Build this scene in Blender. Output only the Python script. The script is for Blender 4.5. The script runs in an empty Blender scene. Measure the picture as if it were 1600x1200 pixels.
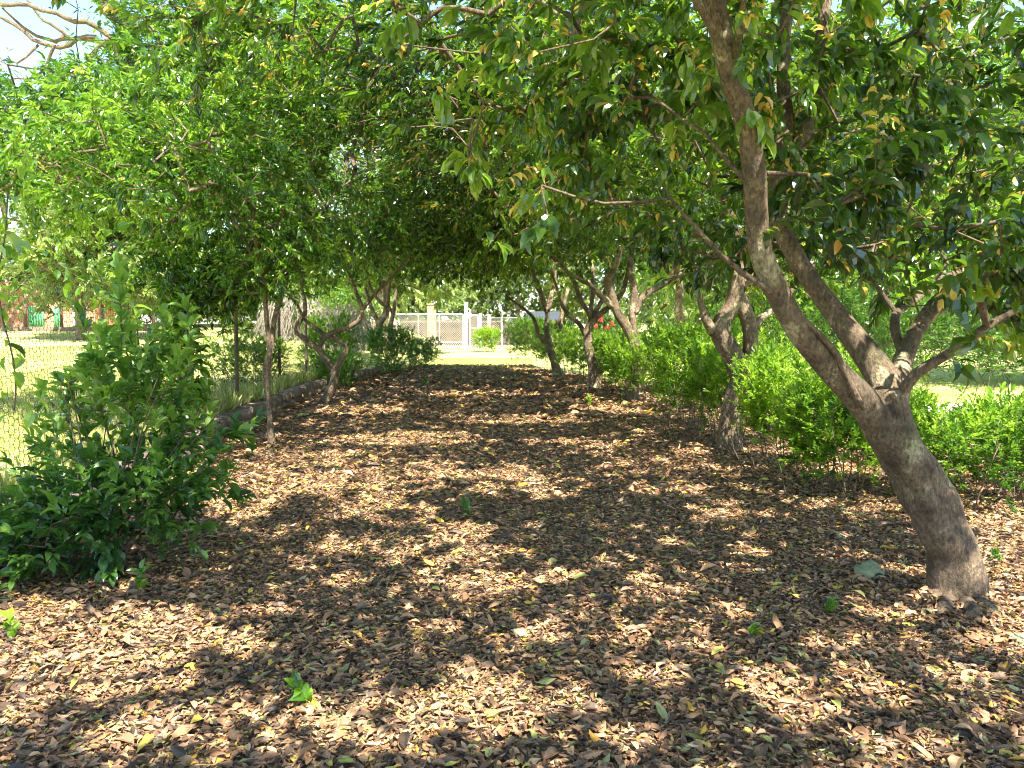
import bpy, math, random
import numpy as np
from mathutils import Vector, noise as mnoise

R = math.radians
rng = np.random.default_rng(11)
random.seed(11)
scene = bpy.context.scene
col = scene.collection

# ------------------------------------------------------------ camera, sky, sun
CAM_Z, FPX = 1.55, 1200.0
PITCH = math.atan(95 / FPX)
cam_d = bpy.data.cameras.new('camera')
cam = bpy.data.objects.new('camera', cam_d)
col.objects.link(cam)
cam.location = (0, 0, CAM_Z)
cam.rotation_euler = (R(90) - PITCH, 0, 0)
cam_d.angle = 2 * math.atan(800 / FPX)
cam_d.clip_start, cam_d.clip_end = 0.05, 2000
scene.camera = cam

SUN_EL, SUN_AZ = R(57), R(158)          # azimuth from +Y (the view) clockwise
S = np.array([math.sin(SUN_AZ) * math.cos(SUN_EL), math.cos(SUN_AZ) * math.cos(SUN_EL), math.sin(SUN_EL)])
world = bpy.data.worlds.new('World')
scene.world = world
world.use_nodes = True
wn = world.node_tree
sky = wn.nodes.new('ShaderNodeTexSky')
sky.sky_type = 'NISHITA'
sky.sun_disc = False
sky.sun_elevation = SUN_EL
sky.sun_rotation = SUN_AZ
sky.dust_density = 0.5
sky.ozone_density = 2.0
bg = wn.nodes['Background']
wn.links.new(sky.outputs[0], bg.inputs[0])
bg.inputs[1].default_value = 0.125
sl = bpy.data.lights.new('sun', 'SUN')
sl.energy, sl.angle, sl.color = 5.0, R(0.5), (1.0, 0.935, 0.83)
sun = bpy.data.objects.new('sun', sl)
col.objects.link(sun)
sun.rotation_euler = Vector(S).to_track_quat('Z', 'Y').to_euler()
sun.location = (5, -10, 20)
vs = scene.view_settings
vs.view_transform, vs.look, vs.gamma, vs.use_curve_mapping = 'Standard', 'None', 1.0, False
vs.exposure = 2.05
scene.render.engine = 'CYCLES'
cy = scene.cycles
cy.max_bounces, cy.diffuse_bounces, cy.glossy_bounces, cy.transmission_bounces = 8, 4, 2, 4
cy.use_denoising = True
cy.use_adaptive_sampling = True
cy.adaptive_threshold = 0.02
cy.sample_clamp_indirect = 6
cy.filter_width = 1.05

# ------------------------------------------------------------ picture <-> world
cp, sp = math.cos(PITCH), math.sin(PITCH)
def P(px, py, Y):
    """point at depth Y seen at photo pixel (px, py)"""
    x, u = (px - 800) / FPX, (600 - py) / FPX
    dy, dz = cp + u * sp, -sp + u * cp
    t = Y / dy
    return np.array([x * t, Y, CAM_Z + dz * t])
def G(px, py, z=0.0):
    x, u = (px - 800) / FPX, (600 - py) / FPX
    dy, dz = cp + u * sp, -sp + u * cp
    t = (z - CAM_Z) / dz
    return np.array([x * t, dy * t, z])
def pix(p):
    p = np.atleast_2d(p)
    q = p - np.array([0, 0, CAM_Z])
    f = q[:, 1] * cp - q[:, 2] * sp
    u = q[:, 1] * sp + q[:, 2] * cp
    f = np.where(f > 0.05, f, 0.05)
    return 800 + FPX * q[:, 0] / f, 600 - FPX * u / f, f

def path_l(y):
    return np.interp(y, [0, 4.5, 10.6, 16, 27, 60], [-3.0, -3.1, -3.85, -4.2, -3.6, -3.6])
def path_r(y):
    return np.interp(y, [0, 6, 16, 27, 60], [7.5, 6.5, 4.0, 0.6, 0.4])
def sstep(a, b, x):
    t = np.clip((x - a) / (b - a), 0, 1)
    return t * t * (3 - 2 * t)
def terrain(x, y):
    x, y = np.asarray(x, float), np.asarray(y, float)
    s = (path_l(y) - 0.12) - x
    near = 1 - sstep(24, 29, y)
    step = 0.24 * sstep(0.0, 0.16, s) * near
    slope = np.clip((y - 8) * 0.031, 0, 1.5) * sstep(0.5, 5.0, s)
    r = x - path_r(y)
    return step + slope + 0.02 * np.clip(r - 2, 0, 12) * sstep(3, 12, y)

# ------------------------------------------------------------ object helpers
def props(o, label=None, cat=None, group=None, kind=None):
    if label: o['label'] = label
    if cat: o['category'] = cat
    if group: o['group'] = group
    if kind: o['kind'] = kind
    return o
def thing(name, loc, label, cat, group=None):
    o = bpy.data.objects.new(name, None)
    o.empty_display_size = 0.1
    col.objects.link(o)
    o.location = [float(v) for v in loc]
    return props(o, label, cat, group)
def mesh(name, V, F4=None, F3=None, tone=None, smooth=False):
    V = np.asarray(V, np.float32).reshape(-1, 3)
    me = bpy.data.meshes.new(name)
    n4 = 0 if F4 is None else len(F4)
    n3 = 0 if F3 is None else len(F3)
    loops = np.concatenate([np.asarray(F4, np.int32).ravel() if n4 else np.zeros(0, np.int32),
                            np.asarray(F3, np.int32).ravel() if n3 else np.zeros(0, np.int32)])
    me.vertices.add(len(V)); me.vertices.foreach_set('co', V.ravel())
    me.loops.add(len(loops)); me.loops.foreach_set('vertex_index', loops)
    me.polygons.add(n4 + n3)
    starts = np.concatenate([np.arange(n4) * 4, n4 * 4 + np.arange(n3) * 3]).astype(np.int32)
    me.polygons.foreach_set('loop_start', starts)
    me.polygons.foreach_set('use_smooth', np.full(n4 + n3, smooth, bool))
    me.update(calc_edges=True)
    if tone is not None:
        a = me.attributes.new('tone', 'FLOAT', 'POINT')
        a.data.foreach_set('value', np.asarray(tone, np.float32))
    return me
def link(name, me, mat, parent=None):
    o = bpy.data.objects.new(name, me)
    me.materials.append(mat)
    col.objects.link(o)
    if parent is not None:
        o.parent = parent
    return o

class Geo:
    """collects quads and triangles into one mesh"""
    def __init__(s):
        s.V, s.Q, s.T, s.n = [], [], [], 0
    def add(s, V, Q=None, T=None):
        s.V.append(np.asarray(V, float).reshape(-1, 3))
        if Q is not None and len(Q): s.Q.append(np.asarray(Q) + s.n)
        if T is not None and len(T): s.T.append(np.asarray(T) + s.n)
        s.n += len(s.V[-1])
    def box(s, c, d, rz=0.0, jit=0.0):
        k = np.array([[i, j, l] for l in (-.5, .5) for j in (-.5, .5) for i in (-.5, .5)]) * np.asarray(d)
        if jit: k = k + rng.normal(0, jit, k.shape)
        cz, sz = math.cos(rz), math.sin(rz)
        k = np.stack([k[:, 0] * cz - k[:, 1] * sz, k[:, 0] * sz + k[:, 1] * cz, k[:, 2]], 1) + np.asarray(c)
        s.add(k, [[0, 2, 3, 1], [4, 5, 7, 6], [0, 1, 5, 4], [2, 6, 7, 3], [0, 4, 6, 2], [1, 3, 7, 5]])
    def tube(s, pts, rad, sides=6, lump=0.0, flare=0.0, cap=True, seed=0):
        pts = np.asarray(pts, float); n = len(pts)
        rad = np.broadcast_to(np.asarray(rad, float), (n,))
        tg = np.gradient(pts, axis=0)
        tg /= np.linalg.norm(tg, axis=1)[:, None] + 1e-9
        ref = np.array([0.31, 0.95, 0.07]) if abs(tg[0][1]) < 0.9 else np.array([1., 0, 0])
        a = ref - tg * (tg @ ref)[:, None]
        a /= np.linalg.norm(a, axis=1)[:, None] + 1e-9
        b = np.cross(tg, a)
        th = np.arange(sides) * 2 * math.pi / sides
        rr = np.repeat(rad[:, None], sides, 1)
        if lump:
            k = np.arange(n)[:, None]
            rr = rr * (1 + lump * (0.5 * np.sin(2 * th[None] + k * .35 + seed) + 0.4 * np.sin(3 * th[None] - k * .23 + 2 * seed)
                       + 0.28 * np.sin(5 * th[None] + k * .13 + seed) + 0.12 * np.sin(9 * th[None] - k * .07 + seed) + 0.25 * np.sin(k * .9 + th[None] + seed)))
        if flare:
            k = np.exp(-np.arange(n) / (n * .09))[:, None]
            rr = rr * (1 + flare * k * (0.55 + 0.45 * np.sin(5 * th[None] + seed)))
        V = pts[:, None] + rr[..., None] * (np.cos(th)[None, :, None] * a[:, None] + np.sin(th)[None, :, None] * b[:, None])
        V = V.reshape(-1, 3)
        i = np.arange(n - 1)[:, None] * sides; j = np.arange(sides)[None]; j2 = (j + 1) % sides
        Q = np.stack([i + j, i + j2, i + sides + j2, i + sides + j], -1).reshape(-1, 4)
        T = None
        if cap:
            V = np.vstack([V, pts[-1] + tg[-1] * rad[-1] * .6, pts[0]])
            e = (n - 1) * sides
            T = [[e + k, e + (k + 1) % sides, n * sides] for k in range(sides)] + [[(k + 1) % sides, k, n * sides + 1] for k in range(sides)]
        s.add(V, Q, T)
    def build(s, name, mat, parent=None, smooth=False, origin=None):
        V = np.vstack(s.V)
        if origin is not None: V = V - np.asarray(origin)
        me = mesh(name, V, np.vstack(s.Q) if s.Q else None, np.vstack(s.T) if s.T else None, smooth=smooth)
        return link(name, me, mat, parent)

def smoothline(pts, step=0.08, jit=0.0):
    pts = np.asarray(pts, float)
    ext = np.vstack([2 * pts[0] - pts[1], pts, 2 * pts[-1] - pts[-2]])
    out = []
    for i in range(len(pts) - 1):
        p0, p1, p2, p3 = ext[i:i + 4]
        m = max(2, int(np.linalg.norm((p2 - p1)[:3]) / step))
        t = np.linspace(0, 1, m, endpoint=False)[:, None]
        out.append(0.5 * (2 * p1 + (p2 - p0) * t + (2 * p0 - 5 * p1 + 4 * p2 - p3) * t ** 2 + (3 * p1 - p0 - 3 * p2 + p3) * t ** 3))
    out.append(pts[-1:])
    o = np.vstack(out)
    if jit:
        ph = rng.uniform(0, 6, 6); k = np.arange(len(o)) * step
        for ax in range(3):
            o[:, ax] += jit * (np.sin(k * 5 + ph[ax]) + .6 * np.sin(k * 11 + ph[ax + 3])) * np.minimum(1, k / .3)
    return o

# ------------------------------------------------------------ materials
def newmat(name):
    m = bpy.data.materials.new(name); m.use_nodes = True
    nt = m.node_tree
    return m, nt, nt.nodes['Principled BSDF'], nt.nodes['Material Output']
def N(nt, t, **kw):
    n = nt.nodes.new(t)
    for k, v in kw.items():
        setattr(n, k, v)
    return n
def ramp(nt, stops, interp='LINEAR'):
    r = N(nt, 'ShaderNodeValToRGB'); cr = r.color_ramp; cr.interpolation = interp
    while len(cr.elements) < len(stops): cr.elements.new(0.5)
    for e, (p, c) in zip(cr.elements, stops):
        e.position = p; e.color = (*c, 1)
    return r
def texnoise(nt, scale, detail=6, rough=0.6, coord='Object', stretch=None):
    tc = N(nt, 'ShaderNodeTexCoord'); n = N(nt, 'ShaderNodeTexNoise')
    n.inputs['Scale'].default_value = scale; n.inputs['Detail'].default_value = detail; n.inputs['Roughness'].default_value = rough
    if stretch:
        mp = N(nt, 'ShaderNodeMapping'); mp.inputs['Scale'].default_value = stretch
        nt.links.new(tc.outputs[coord], mp.inputs[0]); nt.links.new(mp.outputs[0], n.inputs[0])
    else:
        nt.links.new(tc.outputs[coord], n.inputs[0])
    return n
def bump(nt, src, bsdf, strength=0.5, dist=0.02):
    b = N(nt, 'ShaderNodeBump'); b.inputs['Strength'].default_value = strength; b.inputs['Distance'].default_value = dist
    nt.links.new(src, b.inputs['Height']); nt.links.new(b.outputs[0], bsdf.inputs['Normal'])
def simple(name, base, var=0.25, scale=8, rough=0.8, bmp=0.3, dist=0.01, stretch=None, metal=0.0):
    m, nt, b, o = newmat(name)
    n = texnoise(nt, scale, stretch=stretch)
    c = np.array(base)
    r = ramp(nt, [(0.3, tuple(c * (1 - var))), (0.7, tuple(np.minimum(c * (1 + var), 0.95)))])
    nt.links.new(n.outputs[0], r.inputs[0]); nt.links.new(r.outputs[0], b.inputs['Base Color'])
    b.inputs['Roughness'].default_value = rough; b.inputs['Metallic'].default_value = metal
    if bmp: bump(nt, n.outputs[0], b, bmp, dist)
    return m
def leafmat(name, stops, trans, tmix=0.42, rough=0.38, spec=0.5):
    """glossy upper face, light passing through the blade; colour by leaf"""
    m, nt, b, o = newmat(name)
    at = N(nt, 'ShaderNodeAttribute', attribute_name='tone')
    r = ramp(nt, stops); nt.links.new(at.outputs['Fac'], r.inputs[0])
    nt.links.new(r.outputs[0], b.inputs['Base Color'])
    b.inputs['Roughness'].default_value = rough
    b.inputs['Specular IOR Level'].default_value = spec
    t = N(nt, 'ShaderNodeBsdfTranslucent')
    r2 = ramp(nt, trans); nt.links.new(at.outputs['Fac'], r2.inputs[0]); nt.links.new(r2.outputs[0], t.inputs[0])
    mx = N(nt, 'ShaderNodeMixShader'); mx.inputs[0].default_value = tmix
    nt.links.new(b.outputs[0], mx.inputs[1]); nt.links.new(t.outputs[0], mx.inputs[2])
    nt.links.new(mx.outputs[0], o.inputs['Surface'])
    return m
YEL, ORG = (0.72, 0.56, 0.12), (0.55, 0.30, 0.06)
M_LEAF = leafmat('tree_leaf', [(0, (0.014, 0.040, 0.014)), (0.5, (0.042, 0.095, 0.012)), (0.86, (0.10, 0.21, 0.014)), (0.925, (0.20, 0.29, 0.02)), (0.94, YEL), (0.985, YEL), (1, ORG)],
                 [(0, (0.10, 0.20, 0.012)), (0.5, (0.26, 0.48, 0.02)), (0.86, (0.52, 0.75, 0.05)), (0.925, (0.45, 0.62, 0.05)), (0.94, (0.85, 0.6, 0.08)), (1, (0.7, 0.35, 0.05))], 0.39, 0.22, 1.0)
M_LEAF_L = leafmat('light_tree_leaf', [(0, (0.014, 0.042, 0.009)), (0.5, (0.06, 0.15, 0.010)), (0.9, (0.20, 0.33, 0.018)), (0.96, (0.30, 0.38, 0.05)), (1, YEL)],
                 [(0, (0.10, 0.24, 0.015)), (0.5, (0.22, 0.48, 0.03)), (0.9, (0.5, 0.75, 0.08)), (1, (0.8, 0.6, 0.08))], 0.36, 0.24, 1.0)
M_FAR = leafmat('far_tree_leaf', [(0, (0.05, 0.09, 0.025)), (0.5, (0.13, 0.20, 0.045)), (1, (0.34, 0.40, 0.12))],
                 [(0, (0.14, 0.26, 0.04)), (0.5, (0.30, 0.46, 0.08)), (1, (0.6, 0.7, 0.2))], 0.36, 0.3, 0.9)
M_HEDGE = leafmat('hedge_leaf', [(0, (0.025, 0.07, 0.010)), (0.5, (0.095, 0.20, 0.012)), (1, (0.28, 0.42, 0.02))],
                 [(0, (0.10, 0.25, 0.02)), (0.5, (0.28, 0.52, 0.04)), (1, (0.58, 0.80, 0.10))], 0.45, 0.42, 0.4)
M_SHRUB = leafmat('shrub_leaf', [(0, (0.018, 0.05, 0.017)), (0.5, (0.045, 0.11, 0.024)), (0.9, (0.11, 0.22, 0.035)), (0.96, (0.22, 0.34, 0.06)), (1, YEL)],
                 [(0, (0.06, 0.18, 0.015)), (0.5, (0.11, 0.32, 0.02)), (1, (0.4, 0.62, 0.06))], 0.36, 0.3, 0.6)
M_LITTER = leafmat('fallen_leaf', [(0, (0.055, 0.036, 0.024)), (0.22, (0.125, 0.085, 0.052)), (0.42, (0.27, 0.15, 0.08)), (0.66, (0.47, 0.25, 0.12)), (0.84, (0.60, 0.39, 0.21)),
                  (0.87, (0.30, 0.26, 0.17)), (0.93, (0.34, 0.36, 0.08)), (0.965, (0.72, 0.52, 0.09)), (1, (0.75, 0.38, 0.05))],
                 [(0, (0.05, 0.03, 0.02)), (0.5, (0.3, 0.16, 0.07)), (0.9, (0.4, 0.35, 0.1)), (1, (0.8, 0.5, 0.1))], 0.14, 0.5, 0.45)
M_FLOWER = leafmat('flower_petal', [(0, (0.75, 0.03, 0.02)), (0.6, (0.85, 0.08, 0.05)), (1, (0.8, 0.25, 0.35))], [(0, (0.9, 0.1, 0.05)), (1, (0.9, 0.3, 0.3))], 0.4, 0.5, 0.3)
M_GRASS = leafmat('grass_blade', [(0, (0.22, 0.30, 0.06)), (0.6, (0.45, 0.48, 0.15)), (1, (0.62, 0.55, 0.28))], [(0, (0.3, 0.45, 0.06)), (1, (0.7, 0.65, 0.25))], 0.35, 0.6, 0.2)

def barkmat(name, dark, mid, pale, patch=0.62):
    m, nt, b, o = newmat(name)
    n1 = texnoise(nt, 5, 8, 0.65); n2 = texnoise(nt, 60, 6, 0.7, stretch=(1, 1, 0.45)); n3 = texnoise(nt, 2.3, 5, 0.6)
    r1 = ramp(nt, [(0.32, dark), (0.52, mid), (patch, mid), (patch + 0.06, pale)])
    nt.links.new(n1.outputs[0], r1.inputs[0])
    r2 = ramp(nt, [(0.36, (0.42, 0.40, 0.37)), (0.5, (0.95, 0.93, 0.9)), (0.62, (1.35, 1.3, 1.2))]); nt.links.new(n2.outputs[0], r2.inputs[0])
    n4 = texnoise(nt, 34, 4, 0.6); r4 = ramp(nt, [(0.60, (1, 1, 1)), (0.66, (1.9, 1.95, 1.7))]); nt.links.new(n4.outputs[0], r4.inputs[0])
    mx = N(nt, 'ShaderNodeMix', data_type='RGBA', blend_type='MULTIPLY'); mx.inputs[0].default_value = 1
    nt.links.new(r1.outputs[0], mx.inputs[6]); nt.links.new(r2.outputs[0], mx.inputs[7])
    r3 = ramp(nt, [(0.55, (1, 1, 1)), (0.68, (0.75, 0.95, 0.7))]); nt.links.new(n3.outputs[0], r3.inputs[0])
    mx2 = N(nt, 'ShaderNodeMix', data_type='RGBA', blend_type='MULTIPLY'); mx2.inputs[0].default_value = 1
    nt.links.new(mx.outputs[2], mx2.inputs[6]); nt.links.new(r3.outputs[0], mx2.inputs[7])
    mx3 = N(nt, 'ShaderNodeMix', data_type='RGBA', blend_type='MULTIPLY'); mx3.inputs[0].default_value = .8
    nt.links.new(mx2.outputs[2], mx3.inputs[6]); nt.links.new(r4.outputs[0], mx3.inputs[7])
    nt.links.new(mx3.outputs[2], b.inputs['Base Color']); b.inputs['Roughness'].default_value = 0.85
    ad = N(nt, 'ShaderNodeMath', operation='ADD'); nt.links.new(n1.outputs[0], ad.inputs[0]); nt.links.new(n2.outputs[0], ad.inputs[1])
    bump(nt, ad.outputs[0], b, 1.0, 0.03)
    return m
M_BARK = barkmat('bark', (0.06, 0.042, 0.026), (0.185, 0.135, 0.085), (0.38, 0.33, 0.21), 0.56)
M_BARK2 = barkmat('twig_bark', (0.08, 0.055, 0.033), (0.19, 0.14, 0.09), (0.40, 0.34, 0.27), 0.62)
M_BARK_PALE = barkmat('pale_bark', (0.25, 0.2, 0.16), (0.42, 0.37, 0.31), (0.6, 0.56, 0.5), 0.6)
M_SOIL = simple('litter_soil', (0.15, 0.095, 0.06), 0.5, 30, 0.95, 0.9, 0.02)
M_STONE = simple('old_stone', (0.22, 0.16, 0.12), 0.4, 9, 0.9, 0.8, 0.03)
M_MOSS = simple('mossy_rock', (0.27, 0.29, 0.16), 0.4, 14, 0.95, 0.8, 0.02)
M_WIRE = simple('fence_wire', (0.05, 0.04, 0.03), 0.2, 5, 0.6, 0.0)
M_WHITE = simple('white_paint', (0.58, 0.56, 0.55), 0.15, 5, 0.5, 0.0)
M_GALV = simple('galvanised_wire', (0.42, 0.41, 0.40), 0.1, 5, 0.45, 0.0, metal=0.3)
M_PILLAR = simple('pink_plaster', (0.40, 0.26, 0.18), 0.12, 3, 0.9, 0.2)
M_BRICKW = simple('brown_masonry', (0.085, 0.055, 0.04), 0.35, 4, 0.9, 0.4)
M_ORANGE = simple('terracotta', (0.62, 0.30, 0.18), 0.2, 3, 0.85, 0.3)
M_GREENP = simple('green_sheet', (0.16, 0.52, 0.28), 0.2, 2, 0.5, 0.1)
M_CREAM = simple('cream_wall', (0.34, 0.27, 0.19), 0.15, 2, 0.9, 0.2)
M_BLUE = simple('blue_grey_roof', (0.05, 0.058, 0.072), 0.1, 3, 0.5, 0.1)
M_POST = simple('weathered_post', (0.13, 0.085, 0.06), 0.35, 12, 0.9, 0.5, 0.01, (1, 1, 0.2))
M_GLASS = simple('dark_pane', (0.05, 0.06, 0.07), 0.2, 2, 0.15, 0.0)

def lawnmat():
    m, nt, b, o = newmat('lawn')
    n1 = texnoise(nt, 0.35, 5, 0.6); n2 = texnoise(nt, 22, 8, 0.75)
    r1 = ramp(nt, [(0.35, (0.38, 0.42, 0.11)), (0.5, (0.54, 0.53, 0.19)), (0.68, (0.66, 0.58, 0.30))])
    r2 = ramp(nt, [(0.3, (0.55, 0.6, 0.5)), (0.7, (1.15, 1.15, 1.1))])
    nt.links.new(n1.outputs[0], r1.inputs[0]); nt.links.new(n2.outputs[0], r2.inputs[0])
    mx = N(nt, 'ShaderNodeMix', data_type='RGBA', blend_type='MULTIPLY'); mx.inputs[0].default_value = 1
    nt.links.new(r1.outputs[0], mx.inputs[6]); nt.links.new(r2.outputs[0], mx.inputs[7])
    nt.links.new(mx.outputs[2], b.inputs['Base Color']); b.inputs['Roughness'].default_value = 0.9
    b.inputs['Specular IOR Level'].default_value = 0.15
    bump(nt, n2.outputs[0], b, 0.8, 0.03)
    return m
M_LAWN = lawnmat()

# ------------------------------------------------------------ where the sun gets through (openings in the canopy)
PATCH = np.array([
 (50,960,70,25),(130,1045,170,60),(250,990,110,40),(240,1160,80,25),(370,1010,60,20),(30,1120,60,25),
 (620,805,70,25),(560,762,130,22),(710,880,120,35),(720,850,70,30),(770,905,130,25),(830,1000,60,18),(540,855,60,20),
 (820,772,100,16),(1010,930,60,15),(1080,1015,50,14),(1200,868,75,25),(1160,855,40,15),(890,1100,50,30),
 (1000,1055,60,18),(1040,770,80,14),(1110,805,60,20),(580,1170,70,25),(400,765,60,40),(370,800,60,25),(640,690,110,12),
 (820,660,110,9),(900,700,80,10),(560,645,70,8),(760,618,90,5),(950,640,60,7),(1560,850,60,30),(1570,1000,60,30),
 (980,1165,70,25),(720,1120,130,40),(450,1120,70,30),(420,960,40,15),(1250,1120,60,22),(1400,1170,70,25),(1300,1010,50,14),
 (500,720,60,12),(690,735,60,10),(1180,760,50,12),(1480,900,40,60),(680,985,50,12),(1500,1060,50,18),(760,745,80,10)], float)
def lit(p):
    """p (n,3): 1 where the ray through p towards the ground ends on a sunny patch"""
    g = p - S[None] * (p[:, 2] / S[2])[:, None]
    px, py, f = pix(g)
    w = 6 * np.sin(px * .05 + py * .11) + 6 * np.sin(px * .13 - py * .07)
    d = ((px[:, None] + w[:, None] - PATCH[None, :, 0]) / PATCH[None, :, 2] / 1.02) ** 2 + ((py[:, None] - PATCH[None, :, 1]) / PATCH[None, :, 3]) ** 2
    a = d.min(1) < 1.0
    x, y = g[:, 0], g[:, 1]
    a &= (np.sin(x * 8.5 + 1.9 * np.sin(y * 3.1)) * np.sin(y * 6.3 + 2.1 * np.sin(x * 4.7)) > -.22) | (y < 4.6)
    cell = .42
    ix, iy = np.floor(x / cell), np.floor(y / cell)
    def h(k): v = np.sin(ix * 127.1 + iy * 311.7 + k * 74.7) * 43758.5453; return v - np.floor(v)
    cx, cyy, rr = (ix + .3 + .4 * h(1)) * cell, (iy + .3 + .4 * h(2)) * cell, cell * (.14 + .26 * h(3))
    b = (h(4) < .22) & (((x - cx) ** 2 + (y - cyy) ** 2) < rr ** 2)
    g1 = p - S[None] * ((p[:, 2] - 1.1) / S[2])[:, None]
    hx_ = np.interp(g1[:, 1], [6, 11, 17, 20, 23, 26.4, 28], [3.3, 2.6, 2.5, 1.85, 1.25, .6, .6])
    hd = (np.abs(g1[:, 0] - hx_) < .8) & (g1[:, 1] > 5.5) & (g1[:, 1] < 27.6) & (p[:, 2] > 1.9) & (np.sin(g1[:, 1] * 2.6) + .9 * sstep(22, 25, g1[:, 1]) > -.2)
    ins = (g[:, 1] > 0.5) & (g[:, 1] < 27) & (x > -4) & (x < 5)
    return ((a | b) & ins & (f > 0.5)) | hd

# ------------------------------------------------------------ leaves
def leaf_template(lod):
    if lod == 0:      # near leaf: folded, curved, pointed
        ys = [0, .22, .55, .82, 1.0]; ws = [0, .40, .50, .28, 0]; zs = [0, .05, .05, -.02, -.14]
        V = [[0, 0, 0]]
        for y, w, z in list(zip(ys, ws, zs))[1:4]:
            V += [[-w, y, z + w * .28], [0, y, z], [w, y, z + w * .28]]
        V.append([0, 1.0, zs[4]])
        V = np.array(V, float)
        T = [[0, 2, 1], [0, 3, 2], [7, 8, 10], [8, 9, 10]]
        Q = [[1, 2, 5, 4], [2, 3, 6, 5], [4, 5, 8, 7], [5, 6, 9, 8]]
        return V, np.array(Q), np.array(T)
    V = np.array([[0, 0, 0], [-.42, .32, .11], [-.36, .68, .08], [0, 1, -.08], [.36, .68, .08], [.42, .32, .11]], float)
    if lod == 1:
        return V, np.array([[0, 3, 2, 1], [0, 5, 4, 3]]), np.zeros((0, 3), int)
    V = np.array([[0, 0, 0], [-.45, .45, .1], [0, 1, -.05], [.45, .45, .1]], float)
    return V, np.zeros((0, 4), int), np.array([[0, 2, 1], [0, 3, 2]])

def frames(d, up):
    """rotation matrices (n,3,3), columns x, y=d, z~up"""
    d = d / (np.linalg.norm(d, axis=1)[:, None] + 1e-9)
    x = np.cross(d, up); x /= np.linalg.norm(x, axis=1)[:, None] + 1e-9
    z = np.cross(x, d)
    return np.stack([x, d, z], -1)

def place_leaves(pos, rot, ln, wd, tone, lod):
    V, Q, T = litter_template(True) if lod == 3 else leaf_template(lod)
    n, k = len(pos), len(V)
    L = V[None] * np.stack([wd, ln, ln], 1)[:, None, :]
    W = np.einsum('nij,nkj->nki', rot, L) + pos[:, None]
    off = (np.arange(n) * k)[:, None, None]
    q = (Q[None] + off).reshape(-1, 4) if len(Q) else None
    t = (T[None] + off).reshape(-1, 3) if len(T) else None
    return W.reshape(-1, 3), q, t, np.repeat(tone, k)

def sprig_leaves(p, d, length, per, ln, wd, droop=0.3, yellow=0.0, tone_c=0.45, tone_s=0.16, whorl=0.5):
    """p,d (n,3): sprig bases and directions -> leaf pos, rot, sizes, tones"""
    n = len(p)
    d = d / (np.linalg.norm(d, axis=1)[:, None] + 1e-9)
    t = np.tile(np.linspace(0.15, 1.0, per), (n, 1)) ** (1 - whorl * .5)
    up = np.array([0, 0, 1.0])
    F = frames(d, np.tile(up + 1e-3, (n, 1)))
    ang = np.arange(per)[None] * 2.4 + rng.uniform(0, 6.28, (n, 1)) + rng.normal(0, .4, (n, per))
    Ls = length[:, None] * t
    pos = p[:, None] + d[:, None] * Ls[..., None]
    spread = (1.25 - 0.75 * t) * rng.uniform(.7, 1.2, (n, per))
    side = np.cos(ang)[..., None] * F[:, None, :, 0] * 1.0 + np.sin(ang)[..., None] * F[:, None, :, 2] * 0.55
    ld = d[:, None] * np.cos(spread)[..., None] + side * np.sin(spread)[..., None]
    ld[..., 2] -= droop * rng.uniform(.2, 1.6, (n, per))
    ld = ld.reshape(-1, 3)
    upv = np.tile(up, (n * per, 1)) + rng.normal(0, .38, (n * per, 3))
    rot = frames(ld, upv)
    m = n * per
    sc = np.repeat(rng.uniform(.75, 1.2, n), per) * rng.uniform(.65, 1.2, m)
    cl = .21 * (np.sin(p[:, 0] * 3.3 + p[:, 2] * 2.1) * np.sin(p[:, 1] * 2.7 + p[:, 2] * 3.9) + np.sin(p[:, 0] * 1.1 - p[:, 2] * 1.7))
    tone = np.clip(tone_c + np.repeat(rng.normal(0, tone_s * 1.35, n) + cl, per) + rng.normal(0, .12, m), 0, .9)
    sz = np.ones(m)
    if yellow:
        yc = np.repeat(rng.random(n) < yellow * 2.5, per) & (rng.random(m) < .45)
        yl = yc | (rng.random(m) < yellow * .5)
        tone = np.where(yl, rng.uniform(.945, 1, m), tone); sz = np.where(yl, .62, 1)
    return pos.reshape(-1, 3), rot, ln * sc * sz, wd * sc * sz, tone

def litter_template(near):
    if not near: return leaf_template(1)
    V = np.array([[0, 0, 0], [-.38, .2, .04], [0, .22, -.03], [.38, .2, .05], [-.5, .52, .09], [0, .5, -.04], [.48, .55, .05], [-.26, .82, .03], [0, .8, -.02], [.25, .84, .08], [.02, 1.04, .05]], float)
    return V, np.array([[1, 2, 5, 4], [2, 3, 6, 5], [4, 5, 8, 7], [5, 6, 9, 8]]), np.array([[0, 2, 1], [0, 3, 2], [7, 8, 10], [8, 9, 10]])
class Leaves:
    def __init__(s): s.V, s.Q, s.T, s.t, s.n = [], [], [], [], 0
    def add(s, pos, rot, ln, wd, tone, lod, keep=None):
        if keep is not None: pos, rot, ln, wd, tone = pos[keep], rot[keep], ln[keep], wd[keep], tone[keep]
        if not len(pos): return
        V, q, t, tn = place_leaves(pos, rot, ln, wd, tone, lod)
        s.V.append(V); s.t.append(tn)
        if q is not None: s.Q.append(q + s.n)
        if t is not None: s.T.append(t + s.n)
        s.n += len(V)
    def build(s, name, mat, parent, origin):
        V = np.vstack(s.V) - np.asarray(origin)
        return link(name, mesh(name, V, np.vstack(s.Q) if s.Q else None, np.vstack(s.T) if s.T else None, np.concatenate(s.t)), mat, parent)

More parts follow.
